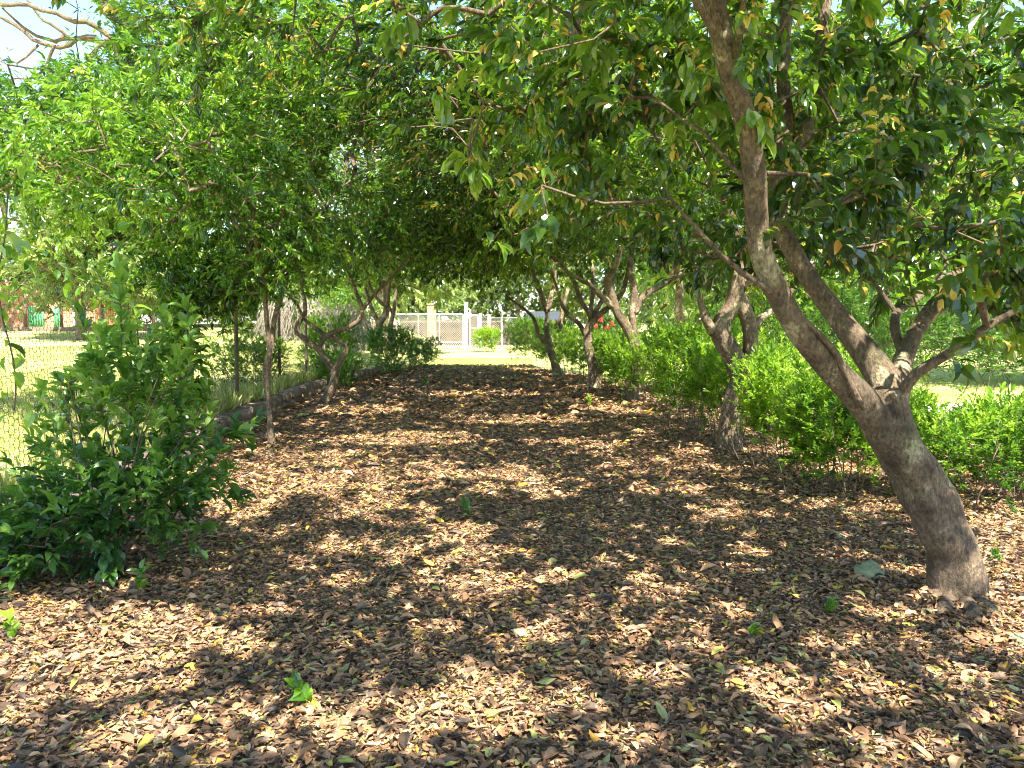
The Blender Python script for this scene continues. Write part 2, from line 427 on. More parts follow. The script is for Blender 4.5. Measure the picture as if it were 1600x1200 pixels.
# parts of the view that stay open: (px0,px1,py0,py1) for foliage nearer than Y
OPEN = [(625, 800, 472, 600, 44), (0, 1600, 600, 1300, 60), (820, 1140, 500, 620, 60), (640, 980, 455, 560, 30), (1180,1300,510,600,12),
        (0, 265, 440, 620, 11.5), (200, 330, 500, 640, 9.5), (380, 640, 505, 620, 24), (1050, 1260, 445, 620, 8.85), (1440, 1600, 565, 640, 9)]
HOLES = [(90, 45, 90, 50, .8), (30, 95, 40, 32, .75), (560, 250, 50, 40, .6), (525, 320, 40, 20, .6), (30, 25, 90, 40, .9), (1590, 20, 25, 20, .8), (1215, 100, 20, 25, .6)]
def visible_ok(p, extra=None, far=False):
    px, py, f = pix(p)
    ok = np.ones(len(p), bool)
    inview = (p[:, 1] > 0) & (px > -40) & (px < 1640) & (py > -40) & (py < 1240)
    dist = np.linalg.norm(p - np.array([0, 0, CAM_Z]), axis=1)
    ok &= ~(inview & (dist < 2.1)) & (dist > .8)
    if not far:
        wig = 14 * np.sin(px * .035 + p[:, 1]) + 9 * np.sin(px * .09)
        for x0, x1, y0, y1, Y in OPEN:
            ok &= ~((px > x0) & (px < x1) & (py + wig > y0) & (py < y1) & (p[:, 1] < Y) & (p[:, 1] > 0))
    for x, y, rx, ry, pr in HOLES:
        e = ((px - x) / rx) ** 2 + ((py - y) / ry) ** 2
        ok &= ~((e < 1) & (rng.random(len(p)) < pr) & (p[:, 1] > 0))
    return ok

# ------------------------------------------------------------ trees
class Tree:
    def __init__(s, base):
        s.base = np.asarray(base, float); s.pos = []; s.par = []; s.rad = []; s.limb = []; s.lines = []
    def line(s, pts, rads, jit=0.012, step=0.1, lump=0.10, flare=0.0, sides=14):
        """a trunk or limb: world points with radii"""
        pr = smoothline(np.column_stack([pts, rads]), step, 0)
        q = pr[:, :3].copy()
        if jit:
            ph = rng.uniform(0, 6, 6); k = np.arange(len(q)) * step
            for ax in range(3):
                q[:, ax] += jit * (np.sin(k * 4 + ph[ax]) + .6 * np.sin(k * 9 + ph[ax + 3])) * np.minimum(1, k / .3)
        s.lines.append((q, np.maximum(pr[:, 3], .004), lump, flare, sides))
        st = len(s.pos)
        for i in range(0, len(q), max(1, int(.2 / step))):
            s.pos.append(q[i]); s.par.append(-1); s.rad.append(max(pr[i, 3], .004)); s.limb.append(True)
        return q
    def auto_limbs(s, start, targets, r0):
        for t in targets:
            t = np.asarray(t, float); v = t - start
            L = np.linalg.norm(v); mid1 = start + v * .35 + np.array([0, 0, .12 * L]) * rng.uniform(-.2, 1) + rng.normal(0, .06 * L, 3)
            mid2 = start + v * .7 + np.array([0, 0, .10 * L]) * rng.uniform(-.2, 1) + rng.normal(0, .06 * L, 3)
            s.line([start, mid1, mid2, t], [r0, r0 * .72, r0 * .48, r0 * .22], jit=.03, step=.2, sides=8)
    def grow(s, A, minr=.0035):
        """reach every attractor with a twig from the nearest wood"""
        n0 = len(s.pos)
        cap = n0 + len(A) * 7
        Pp = np.zeros((cap, 3)); Pp[:n0] = s.pos; par = np.full(cap, -1); n = n0
        D = np.array([np.min(np.sum((Pp[:n0] - a) ** 2, 1)) for a in A])
        chains = []; ends = []
        for a in A[np.argsort(D)]:
            dd = np.sum((Pp[:n] - a) ** 2, 1)
            dd = dd + 0.5 * np.maximum(0, Pp[:n, 2] - a[2]) ** 2
            j = int(np.argmin(dd)); L = math.sqrt(dd[j])
            k = int(min(6, max(1, round(L / .3))))
            v = a - Pp[j]; mids = []
            bend = rng.normal(0, .10 * L, 3); bend[2] += .08 * L
            prev = j; ch = [j]
            for i in range(1, k + 1):
                t = i / k
                q = Pp[j] + v * t + bend * math.sin(math.pi * t) * (t < 1)
                if t < 1: q = q + rng.normal(0, .012, 3)
                Pp[n] = q; par[n] = prev; ch.append(n); prev = n; n += 1
                if n >= cap: break
            chains.append(ch); ends.append((a, Pp[ch[-1]] - Pp[ch[-2]]))
            if n >= cap - 7: break
        cnt = np.ones(n)
        for i in range(n - 1, n0 - 1, -1):
            if par[i] >= 0: cnt[par[i]] += cnt[i]
        s.tw = (Pp[:n], chains, minr * cnt[:n] ** .42, n0)
        return np.array([e[0] for e in ends]), np.array([e[1] for e in ends])
    def build(s, name, label, cat, group, bark, twigbark, leaves, leafm, crown='crown', tside=4, twmin=0):
        root = thing(name, s.base, label, cat, group)
        g = Geo()
        for i, (q, r, lump, flare, sides) in enumerate(s.lines):
            g.tube(q, r, sides, lump, flare, seed=i * 1.7 + s.base[0])
        nq0, nt = sum(len(a) for a in g.Q), sum(len(a) for a in g.T)
        if hasattr(s, 'tw'):
            Pp, chains, rad, n0 = s.tw
            for ch in chains:
                r = rad[ch].copy()
                r[0] = min(r[1] * 1.15, s.rad[ch[0]] if ch[0] < n0 else r[0])
                if r[1] < twmin: continue
                q = Pp[ch]
                if not twmin and len(ch) > 2:
                    w = smoothline(np.column_stack([q, r]), .12); q, r = w[:, :3], np.maximum(w[:, 3], .0012)
                g.tube(q, r, tside if r[0] < .012 else 6, cap=False)
        nq = sum(len(a) for a in g.Q)
        wood = g.build('trunk' if crown == 'crown' else 'stem', bark, root, True, s.base)
        wood.data.materials.append(twigbark)
        mi = np.zeros(nq + nt, np.int32); mi[nq0:nq] = 1
        wood.data.polygons.foreach_set('material_index', mi)
        if leaves is not None and leaves.n:
            leaves.build(crown, leafm, root, s.base)
        return root

DEN = 1.35
def attract(ells, m=1.0):
    out = []
    for cx, cy_, cz, rx, ry, rz, n in ells:
        n = int(n * m)
        v = rng.normal(0, 1, (n, 3)); v /= np.linalg.norm(v, axis=1)[:, None]
        v *= (rng.random((n, 1)) ** .45)
        out.append(np.array([cx, cy_, cz]) + v * np.array([rx, ry, rz]))
    return np.vstack(out)

def crown(tree, ells, spr=4, per=12, ln=.09, wd=.038, length=.26, droop=.35, yellow=.02, lod=1, tone_c=.42, jit=.16, sun=True, far=False, center=None, roof=None):
    A = attract(ells, 1.0 if far else DEN)
    if roof:  # extra leaf layer added over the path to fill in its shade
        y0_, y1_ = roof; n_ = int((y1_ - y0_) * 6.2 * 26)
        A = np.vstack([A, np.stack([rng.uniform(-3.0, 3.2, n_), rng.uniform(y0_, y1_, n_), rng.normal(4.25, .3, n_)], 1)])
    A = A[visible_ok(A, far=far)]
    A = A[A[:, 2] > .35]
    if sun: A = A[~lit(A) | (rng.random(len(A)) < .25)]
    E, D = tree.grow(A)
    n = len(E)
    p = np.repeat(E, spr, 0) + rng.normal(0, jit, (n * spr, 3)) * (np.arange(n * spr) % spr > 0)[:, None]
    c = np.mean(E, 0) if center is None else np.asarray(center)
    d = np.repeat(D / (np.linalg.norm(D, axis=1)[:, None] + 1e-9), spr, 0) * .6 + (p - c) / (np.linalg.norm(p - c, axis=1)[:, None] + 1e-9) * .4 + rng.normal(0, .55, p.shape)
    Ln = length * rng.uniform(.6, 1.3, len(p))
    p = p - d / np.linalg.norm(d, axis=1)[:, None] * Ln[:, None] * .5
    L = Leaves()
    pos, rot, l, w, t = sprig_leaves(p, d, Ln, per, ln, wd, droop, yellow, tone_c)
    keep = visible_ok(pos, far=far)
    fq = .45 if far else 1.5
    gap = np.sin(pos[:, 0] * 2.1 * fq + 1.7 * np.sin(pos[:, 2] * 1.9 * fq)) * np.sin(pos[:, 1] * 1.8 * fq + 1.3 * np.sin(pos[:, 0] * 1.6 * fq)) * np.sin(pos[:, 2] * 2.6 * fq + 1.1)
    keep &= (gap < .42) | (pos[:, 2] > 4.0) & (not far)
    if sun: keep &= ~(lit(pos) & (rng.random(len(pos)) < .985))
    if lod == 0:
        dist = np.linalg.norm(pos - np.array([0, 0, CAM_Z]), axis=1)
        nr = dist < 5.5
        L.add(pos, rot, l, w, t, 0, keep & nr); L.add(pos, rot, l, w, t, 1, keep & ~nr)
    else:
        L.add(pos, rot, l, w, t, lod, keep)
    return L

def PL(rows):
    """limb given as photo points: (px, py, Y, width px)"""
    return [P(a, b, c) for a, b, c, w in rows], [w / 2 * c / FPX for a, b, c, w in rows]

G_ARCH = 'trees arching over the leafy path'
# ---- big leaning tree at the right
b = G(1503, 957)
T = Tree(b)
pt, rd = PL([(1505, 975, 4.2, 92), (1495, 930, 4.2, 84), (1484, 860, 4.2, 76), (1458, 790, 4.2, 76), (1425, 730, 4.2, 74), (1400, 685, 4.2, 74), (1388, 650, 4.2, 74), (1376, 618, 4.22, 60)])
T.line(pt, rd, .008, .03, .13, .2, 40)
for k, a in enumerate((-2.7, -1.75, -.9, .1, 1.2, 2.3)):
    ca, sa = math.cos(a), math.sin(a)
    u2, u1, m, e = P(1480, 840, 4.2), P(1489, 890, 4.2), P(1497, 930, 4.2), b + np.array([0, 0, -.05])
    T.line([u2 + .07 * np.array([ca, sa, 0]), u1 + .085 * np.array([ca, sa, 0]), m + .10 * np.array([ca, sa, 0]), e + .145 * np.array([ca, sa, .55]), e + .27 * np.array([ca, sa, -.05])], [.03, .044, .052, .046, .012], .003, .03, .08, 0, 12)
pt, rd = PL([(1408, 705, 4.2, 50), (1365, 648, 4.17, 52), (1325, 605, 4.12, 44), (1284, 560, 4.07, 40), (1250, 520, 4.02, 38), (1217, 462, 3.95, 37), (1192, 400, 3.9, 35), (1182, 330, 3.85, 34), (1178, 270, 3.8, 35), (1166, 200, 3.75, 35), (1142, 110, 3.7, 34), (1115, 0, 3.65, 32), (1085, -120, 3.6, 26), (1020, -260, 3.55, 16)])
T.line(pt, rd, .006, .05, .07, 0, 20)
pt, rd = PL([(1392, 665, 4.25, 54), (1382, 600, 4.3, 48), (1335, 530, 4.4, 38), (1300, 478, 4.5, 33), (1265, 430, 4.55, 30), (1235, 382, 4.6, 28), (1214, 335, 4.65, 30), (1216, 280, 4.7, 28), (1226, 200, 4.75, 24), (1222, 120, 4.8, 20), (1234, 0, 4.8, 16), (1240, -120, 4.8, 9)])
T.line(pt, rd, .008, .06, .08, 0, 18)
pt, rd = PL([(1220, 285, 4.7, 24), (1244, 240, 4.7, 22), (1263, 190, 4.7, 21), (1272, 120, 4.7, 19), (1292, 0, 4.7, 15), (1320, -120, 4.7, 9)])
T.line(pt, rd, .006, .06, .06, 0, 12)
pt, rd = PL([(1392, 650, 4.3, 46), (1402, 590, 4.45, 38), (1418, 545, 4.6, 28), (1440, 505, 4.75, 22), (1475, 470, 4.9, 28), (1530, 425, 5.0, 20), (1600, 380, 5.1, 14), (1680, 330, 5.1, 8)])
T.line(pt, rd, .008, .06, .08, 0, 16)
pt, rd = PL([(1400, 640, 4.2, 22), (1416, 600, 4.15, 18), (1445, 572, 4.1, 16), (1485, 550, 4.05, 14), (1525, 522, 4.0, 14), (1580, 492, 3.95, 9), (1640, 470, 3.9, 5)])
T.line(pt, rd, .008, .06, .08, 0, 12)
pt, rd = PL([(1350, 640, 4.05, 9), (1310, 575, 4.0, 10), (1262, 500, 3.95, 11), (1215, 450, 3.9, 10), (1170, 428, 3.88, 9), (1128, 400, 3.85, 7), (1085, 350, 3.8, 6), (1040, 300, 3.8, 4)])
T.line(pt, rd, .02, .05, .15, 0, 8)
pt, rd = PL([(1416, 565, 4.55, 14), (1398, 520, 4.8, 15), (1402, 490, 5.0, 14), (1425, 468, 5.3, 13), (1470, 440, 5.6, 16), (1540, 410, 5.8, 9)])
T.line(pt, rd, .01, .06, .1, 0, 12)
T.auto_limbs(P(1180, 300, 3.8), [(0.2, 4.6, 3.0)], .013)
T.auto_limbs(P(1142, 110, 3.7), [(0.0, 2.6, 4.2), (-.9, 3.0, 4.5), (.8, 2.0, 4.2)], .019)
T.auto_limbs(P(1234, 0, 4.8), [(2.6, 3.4, 4.4), (1.6, 6.0, 4.4), (3.4, 5.2, 4.0)], .03)
L = crown(T, [(0.3, 3.3, 4.1, 2.3, 2.2, .8, 170), (2.9, 4.9, 2.7, 1.35, 1.3, 1.1, 205), (1.2, 4.6, 3.0, 1.5, 1.4, .6, 130), (0.3, 4.7, 2.85, 1.1, 1.1, .45, 75),
              (2.6, 2.0, 4.0, 2.0, 2.2, .8, 110), (3.2, 4.2, 1.75, .6, .5, .35, 28), (1.7, 5.3, 2.2, .9, .7, .5, 50), (2.25, 3.6, 1.85, .35, .3, .25, 16), (.2, 3.6, 2.15, .2, .25, .2, 8), (1.9, 3.9, 2.3, .6, .4, .3, 22)],
          roof=(1.5, 6.5), spr=3, per=12, ln=.105, wd=.046, length=.24, droop=.55, yellow=.09, lod=0, tone_c=.38, jit=.15)
T.build('broadleaf_tree', 'large leaning tree with thick forked mottled trunk nearest the camera beside the mossy rock', 'tree', G_ARCH, M_BARK, M_BARK2, L, M_LEAF)

# ---- canopy tree added behind the camera to shade the path; branches reach into view
T = Tree((1.4, -2.6, 0))
T.line([(1.4, -2.6, -.05), (1.3, -2.4, 1.2), (1.0, -1.9, 2.3), (.6, -1.2, 3.2), (.3, -.4, 3.9), (.0, .3, 4.3)], [.15, .12, .10, .07, .035, .015], .02, .1, .1, .3, 14)
T.auto_limbs(np.array([1.0, -1.9, 2.3]), [(3.0, -1.2, 3.9), (2.4, .4, 4.0), (-1.8, -2.0, 3.9)], .028)
L = crown(T, [(0, 0.2, 4.1, 3.4, 2.6, .75, 330), (-1.6, 2.2, 4.0, 1.6, 1.3, .6, 90), (2.6, -.6, 4.0, 2.0, 2.0, .7, 90)], roof=(-2, 1.5), spr=3, per=11, ln=.10, wd=.044, length=.24, droop=.5, yellow=.04, lod=1, tone_c=.36)
T.build('broadleaf_tree', 'overhanging branches of a tree added behind the camera to shade the path', 'tree', G_ARCH, M_BARK, M_BARK2, L, M_LEAF)

def arch_tree(base, lines, limbs, ells, label, **kw):
    T = Tree(base)
    for k, rows in enumerate(lines):
        pt, rd = PL(rows)
        if base[1] > 14.5: rd = [r * .82 for r in rd]
        T.line(pt, rd, .012, .08, .13, .25 if k == 0 else 0, 14)
    for st, tg, r in limbs:
        T.auto_limbs(P(*st), tg, r)
    mat = kw.pop('mat', M_LEAF); bark = kw.pop('bark', M_BARK); name = kw.pop('name', 'broadleaf_tree'); group = kw.pop('group', G_ARCH)
    L = crown(T, ells, **kw)
    return T.build(name, label, 'tree', group, bark, M_BARK2, L, mat)

# second right-hand tree, with the looped double trunk
arch_tree(G(1135, 712), [
  [(1135, 722, 9, 46), (1142, 680, 9, 36), (1150, 630, 9, 34), (1160, 595, 9, 36), (1162, 568, 9, 38)],
  [(1158, 590, 9, 28), (1146, 560, 9, 30), (1125, 525, 9, 30), (1128, 500, 9, 28), (1143, 480, 9, 26), (1150, 450, 9, 26), (1150, 400, 9, 24), (1138, 340, 8.9, 20), (1120, 260, 8.7, 15), (1080, 160, 8.4, 9)],
  [(1166, 590, 9, 26), (1172, 560, 9, 25), (1172, 510, 9, 24), (1160, 478, 9, 24), (1152, 462, 9, 22)],
  [(1116, 520, 9, 18), (1102, 498, 8.9, 15), (1096, 475, 8.9, 9), (1090, 440, 8.9, 5)],
  [(1172, 520, 9, 14), (1190, 498, 9.1, 11), (1215, 480, 9.2, 9), (1250, 440, 9.3, 6), (1290, 380, 9.4, 4)],
  [(1155, 450, 9, 20), (1190, 400, 9.3, 16), (1230, 330, 9.6, 12), (1270, 240, 9.9, 7)],
  [(1150, 420, 9, 16), (1110, 380, 8.6, 13), (1060, 350, 8.2, 10), (1000, 330, 7.8, 7), (930, 300, 7.4, 4)]],
  [((1120, 260, 8.7), [(1.0, 8.5, 4.6), (0.2, 7.6, 4.0), (3.6, 9.2, 4.9)], .05), ((1150, 400, 9), [(.6, 9.5, 3.3), (3.8, 8.0, 3.6)], .045)],
  [(1.7, 9, 3.7, 2.6, 2.2, 1.3, 260), (0.1, 8.2, 3.7, 1.7, 1.9, .85, 130), (0.9, 7.4, 2.9, 1.2, 1.2, .6, 70), (3.9, 8.2, 3.2, 1.5, 1.8, 1.3, 130), (1.0, 9.6, 5.3, 2.4, 1.8, 1.1, 150), (4.0, 9.0, 5.0, 1.8, 1.8, 1.1, 110)],
  'tree with a looped double trunk rising behind the hedge', roof=(6.5, 11.5), spr=4, per=12, ln=.10, wd=.042, yellow=.06, tone_c=.38)
arch_tree(G(987, 630), [
  [(985, 636, 15, 34), (988, 600, 15, 24), (993, 565, 15, 20), (992, 537, 15, 20)],
  [(992, 540, 15, 18), (980, 510, 15, 19), (964, 488, 15, 17), (952, 450, 14.9, 16), (950, 435, 14.8, 14), (966, 408, 14.6, 11), (975, 360, 14.4, 8), (960, 290, 14, 5)],
  [(992, 540, 15, 16), (988, 500, 15, 15), (993, 462, 15.1, 14), (985, 420, 15.2, 12), (990, 360, 15.4, 9), (1010, 290, 15.6, 5)],
  [(992, 490, 15, 12), (1008, 462, 15.1, 12), (1036, 444, 15.2, 11), (1064, 425, 15.3, 9), (1100, 404, 15.5, 7), (1140, 370, 15.7, 4)],
  [(960, 480, 15, 13), (938, 462, 14.8, 11), (915, 440, 14.5, 8), (880, 420, 14.2, 5)]],
  [((975, 360, 14.4), [(1.2, 14, 4.9), (-.2, 13.3, 4.4), (.6, 12.2, 3.9)], .045), ((990, 360, 15.4), [(3.8, 15, 5.0), (2.6, 17, 4.8)], .045)],
  [(2.2, 15, 4.0, 2.8, 2.6, 1.5, 300), (0.2, 14, 3.9, 1.8, 2.2, 1.1, 190), (1.3, 12.0, 3.4, 1.3, 1.2, .8, 90), (4.4, 13.6, 3.0, 1.6, 2.0, 1.6, 130), (1.4, 15.2, 6.0, 3.0, 2.4, 1.6, 220), (5, 15, 5.2, 2, 2, 1.6, 110)],
  'many-branched crooked tree behind a hedge gap, third along the right side of the path', roof=(11.5, 16.5), spr=4, per=12, ln=.11, wd=.046, yellow=.05, tone_c=.38)
arch_tree(G(928, 610), [
  [(931, 615, 18, 26), (927, 580, 18, 20), (921, 550, 18, 18), (918, 525, 18, 18)],
  [(918, 528, 18, 16), (925, 502, 18, 14), (948, 482, 17.9, 11), (975, 452, 17.8, 9), (985, 400, 17.7, 5)],
  [(918, 530, 18, 11), (905, 506, 18, 9), (888, 492, 17.8, 8), (874, 462, 17.5, 6), (860, 420, 17.2, 4)],
  [(928, 592, 18, 14), (945, 574, 18, 13), (958, 562, 18.1, 11), (970, 545, 18.3, 8), (985, 520, 18.5, 5)]],
  [((925, 502, 18), [(1.2, 18, 4.6), (-.2, 17, 4.2), (3, 18.5, 4.6)], .06)],
  [(1.5, 18.2, 4.1, 2.6, 2.4, 1.5, 240), (-.3, 17.6, 3.9, 1.8, 2.2, 1.3, 190), (.2, 18.5, 6.3, 3.0, 2.2, 1.8, 200)],
  'grey forked tree with a low side limb, fourth along the right side of the path', roof=(16.5, 20), spr=4, per=12, ln=.12, wd=.05, yellow=.015, tone_c=.34)
arch_tree(G(873, 594), [
  [(875, 598, 21.4, 26), (870, 575, 21.4, 17), (863, 555, 21.4, 13), (856, 538, 21.4, 11)],
  [(858, 542, 21.4, 9), (840, 518, 21.4, 8), (833, 497, 21.3, 7), (812, 477, 21, 5), (790, 460, 20.6, 3)],
  [(860, 548, 21.4, 11), (854, 515, 21.4, 10), (855, 490, 21.4, 9), (862, 455, 21.5, 6)],
  [(868, 570, 21.4, 12), (882, 530, 21.5, 11), (876, 500, 21.5, 9), (888, 450, 21.6, 6)]],
  [((855, 490, 21.4), [(.2, 21, 4.8), (-1.4, 20.4, 4.2), (2, 21.5, 4.8)], .06)],
  [(0.8, 21.6, 4.3, 2.6, 2.4, 1.6, 230), (-1.3, 20.6, 4.0, 2.0, 2.4, 1.5, 230), (-1.0, 23.5, 4.2, 2.4, 2.0, 1.6, 150), (-1.2, 22.5, 6.8, 3.2, 2.4, 2.0, 200)],
  'slender bent tree, last and farthest along the right side of the path', roof=(20, 24), spr=4, per=12, ln=.13, wd=.055, yellow=.01, tone_c=.32)

# left side of the path
GL = 'trees along the left edge of the path'
arch_tree(P(424, 702, 9.45), [
  [(425, 704, 9.45, 13), (424, 680, 9.45, 10), (418, 625, 9.45, 8), (421, 540, 9.45, 8), (417, 490, 9.4, 7), (408, 430, 9.4, 7), (395, 350, 9.3, 8), (380, 250, 9.2, 5)],
  [(414, 690, 9.5, 6), (428, 640, 9.55, 6), (414, 590, 9.55, 8), (426, 520, 9.55, 8), (440, 450, 9.6, 7), (455, 360, 9.7, 5)]],
  [((408, 430, 9.4), [(-3.8, 9, 3.6), (-2.0, 9.6, 3.3), (-3.2, 8.4, 3.1)], .03)],
  [(-3.0, 9.6, 3.35, 1.5, 1.5, 1.2, 210), (-2.9, 9.3, 2.3, .8, .7, .5, 55), (-3.6, 9.8, 2.0, .5, .4, .35, 22), (-3.5, 8.0, 3.3, 1.5, 1.2, .8, 90), (-2.4, 10.4, 5.0, 1.9, 1.6, 1.2, 210)],
  'slim twin-stemmed tree standing in the leaf litter in front of the low stone wall', spr=4, per=12, ln=.082, wd=.034, length=.2, tone_c=.5, yellow=.01, mat=M_LEAF_L, group=GL)
arch_tree(P(500, 640, 14), [
  [(498, 644, 14, 20), (505, 630, 14, 15), (517, 610, 14, 13), (522, 590, 14, 13), (521, 575, 14, 13)],
  [(522, 580, 14, 11), (508, 560, 14, 10), (496, 545, 14, 10), (478, 532, 14, 9), (463, 521, 14, 9), (466, 506, 14, 8), (478, 485, 14, 6), (470, 440, 14, 4)],
  [(522, 580, 14, 11), (532, 562, 14, 10), (541, 550, 14, 9), (540, 541, 14, 9), (527, 531, 14, 8), (508, 523, 14, 7), (488, 508, 14, 6), (474, 497, 14, 5), (462, 470, 14, 4)],
  [(498, 548, 14, 8), (502, 535, 14, 8), (520, 522, 14, 8), (547, 509, 14, 7), (563, 496, 14, 7), (565, 480, 14, 7), (556, 455, 14, 6), (544, 420, 14, 4)],
  [(565, 484, 14, 6), (590, 456, 14, 5), (612, 432, 14, 4), (640, 400, 14, 3)]],
  [((470, 440, 14), [(-3.8, 13.6, 3.6), (-4.6, 14, 3.2)], .03), ((544, 420, 14), [(-2.8, 13.6, 4.1), (-3.2, 15, 4)], .03)],
  [(-3.5, 14, 3.7, 2.0, 1.9, 1.35, 330), (-2.6, 13.6, 3.2, 1.0, 1.0, .7, 70), (-4.7, 13.5, 3.3, 1.4, 1.4, 1.0, 120), (-3.2, 14.4, 5.8, 2.6, 2.0, 1.5, 260), (-1.8, 15.5, 7.6, 2.6, 2.0, 1.2, 150)],
  'small crooked tree with zigzag crossing branches on the edge of the path', spr=4, per=12, ln=.088, wd=.037, length=.22, tone_c=.40, yellow=.03, mat=M_LEAF_L, group=GL)
arch_tree(P(592, 548, 25), [
  [(590, 552, 25, 18), (592, 530, 25, 15), (594, 505, 25, 14), (604, 480, 25, 12), (600, 440, 25, 8)],
  [(594, 510, 25, 9), (580, 480, 25, 8), (570, 450, 25, 5)]],
  [((604, 480, 25), [(-3.2, 25, 5), (-5, 24.5, 4.6), (-2.6, 23, 4.4)], .07)],
  [(-3.9, 24.6, 4.4, 2.4, 2.2, 1.7, 260), (-2.4, 22.0, 4.2, 1.7, 2.0, 1.4, 170), (-3.6, 19.0, 4.0, 1.8, 2.0, 1.3, 170), (-4.0, 22, 6.6, 3.0, 2.4, 1.8, 220)],
  'dark straight-trunked tree behind the far rounded shrub', spr=4, per=12, ln=.13, wd=.055, tone_c=.42, mat=M_LEAF, group=GL)
arch_tree(P(612, 545, 28), [
  [(612, 548, 28, 10), (610, 520, 28, 9), (614, 490, 28, 8), (620, 450, 28, 5)]],
  [((614, 490, 28), [(-4.5, 28, 5), (-6, 28, 4.8)], .06)],
  [(-5.0, 28, 4.6, 2.6, 2.2, 1.8, 200)],
  'thin tree beside the chain link gate, farthest on the left of the path', spr=4, per=12, ln=.14, wd=.06, tone_c=.5, mat=M_LEAF_L, group=GL)
# tree on the wall, its trunk wrapped with a climber
arch_tree(P(289, 650, 10.8), [
  [(290, 655, 10.8, 27), (291, 610, 10.8, 23), (288, 560, 10.8, 22), (284, 500, 10.8, 21), (288, 430, 10.8, 20), (278, 350, 10.7, 17), (262, 250, 10.6, 12), (240, 130, 10.4, 7)],
  [(284, 420, 10.8, 12), (262, 385, 10.6, 12), (240, 355, 10.3, 10), (190, 330, 10, 6)],
  [(280, 360, 10.7, 11), (310, 300, 10.9, 10), (335, 220, 11, 8), (345, 110, 11, 5)]],
  [((262, 250, 10.6), [(-6, 10, 4.8), (-4.4, 9.4, 5.2), (-5.2, 12, 5.4)], .05), ((190, 330, 10), [(-6.6, 9, 3.6), (-5.4, 8.6, 3.4)], .03)],
  [(-4.9, 10.4, 4.1, 2.5, 2.0, 1.3, 380), (-6.3, 9.5, 3.6, 1.8, 1.6, 1.0, 150), (-4.4, 10.6, 5.4, 2.2, 1.8, 1.0, 200), (-4.3, 8.4, 3.4, 1.0, 1.0, .7, 60), (-4.35, 9.9, 2.1, .85, .5, .55, 95)],
  'brown-trunked tree growing on the stone wall behind the dark shrub', spr=4, per=12, ln=.088, wd=.037, length=.22, tone_c=.46, yellow=.03, mat=M_LEAF_L, group=GL)

# pale tall tree with bare upper branches in the far left
T = Tree(P(284, 545, 21))
b0 = T.base
pale = [[(284, 545, 21, 17), (284, 480, 21, 16), (276, 380, 21, 16), (240, 250, 21, 18), (215, 140, 21, 20), (205, 70, 21, 18), (165, 0, 21, 18), (140, -80, 21, 10)],
        [(212, 150, 21, 15), (170, 60, 20.6, 9), (120, 30, 20.4, 8), (60, 15, 20, 6), (-20, 0, 20, 7)],
        [(200, 95, 21, 10), (140, 62, 21, 8), (70, 70, 21, 6), (10, 30, 21, 5), (-40, 10, 21, 4)],
        [(150, 58, 20.6, 7), (85, 60, 20.5, 5), (40, 45, 20.3, 4), (0, 15, 20, 3)],
        [(110, 62, 21, 5), (60, 20, 21, 4), (20, -20, 21, 3)], [(100, 55, 21, 5), (60, 110, 21, 4), (10, 130, 21, 2)], [(170, 60, 20.6, 6), (130, 100, 20.8, 4), (70, 140, 21, 3), (30, 135, 21, 2)], [(60, 70, 21, 4), (30, 100, 21, 3), (0, 95, 21, 2)],
        [(205, 160, 21, 22), (250, 110, 21.3, 17), (310, 70, 21.6, 12), (345, -20, 22, 7)],
        [(190, 240, 21, 18), (260, 200, 21, 13), (320, 120, 21, 9), (370, 50, 21, 5)]]
for k, rows in enumerate(pale):
    pt, rd = PL(rows); T.line(pt, rd, .05, .25, .08, .2 if k == 0 else 0, 12)
L = crown(T, [(-9.2, 21, 8.8, 3.4, 2.0, 2.0, 170), (-11.5, 20, 7.4, 3.2, 2.0, 1.4, 80), (-13.5, 20.5, 9.6, 2.6, 2, 1.2, 30)], spr=3, per=12, ln=.15, wd=.055, length=.35, tone_c=.5, lod=2, jit=.3, sun=False, far=True)
T.build('tall_tree', 'tall pale-barked tree with bare branches against the blue sky', 'tree', 'background trees', M_BARK2, M_BARK2, L, M_LEAF_L)

# ------------------------------------------------------------ background trees
BG = [(-19, 34, 8.5, 4.5, 0, 'bright yellow-green tree beyond the far corner of the left lawn'), (-25, 50, 15, 6.5, 1, 'tall soft green tree behind the terracotta building'),
      (-15.5, 49, 16, 6, 1, 'rounded tall tree behind the tangle of dry grey vines'), (-10.5, 41, 12, 4.6, 0, 'leafy tree between the grey vines and the path'),
      (-7.5, 60, 17, 6, 2, 'tall tree seen through the arch behind the double gate'), (0.5, 64, 18, 6.5, 2, 'light green tall tree directly beyond the gate posts'),
      (8.0, 60, 17, 6, 2, 'tall tree behind the cream house'), (11, 44, 14, 5, 1, 'dense tree beyond the far end of the hedge'), (6.8, 31, 10.5, 4.0, 0, 'leafy tree behind the red flowering bush'),
      (19, 43, 15, 6, 1, 'wide tree beyond the pale field'), (12, 25, 10.5, 4.4, 0, 'bushy tree behind the looped trunk'), (25, 36, 14, 6, 1, 'tall tree at the far edge of the pale field'),
      (7.6, 16.5, 8.5, 3.3, 0, 'mid-green tree beyond the hedge behind the leaning trunk'), (14, 17.5, 9.5, 4.0, 0, 'broad tree at the border of the pale field'),
      (-33, 40, 15, 6.5, 1, 'large tree farthest out on the left'), (-36, 55, 17, 7, 1, 'hazy tall tree in the far left distance'),
      (30, 50, 18, 7, 1, 'hazy tall tree in the far right distance'), (-6, 36, 11, 3.8, 0, 'tree rising behind the far rounded shrub')]
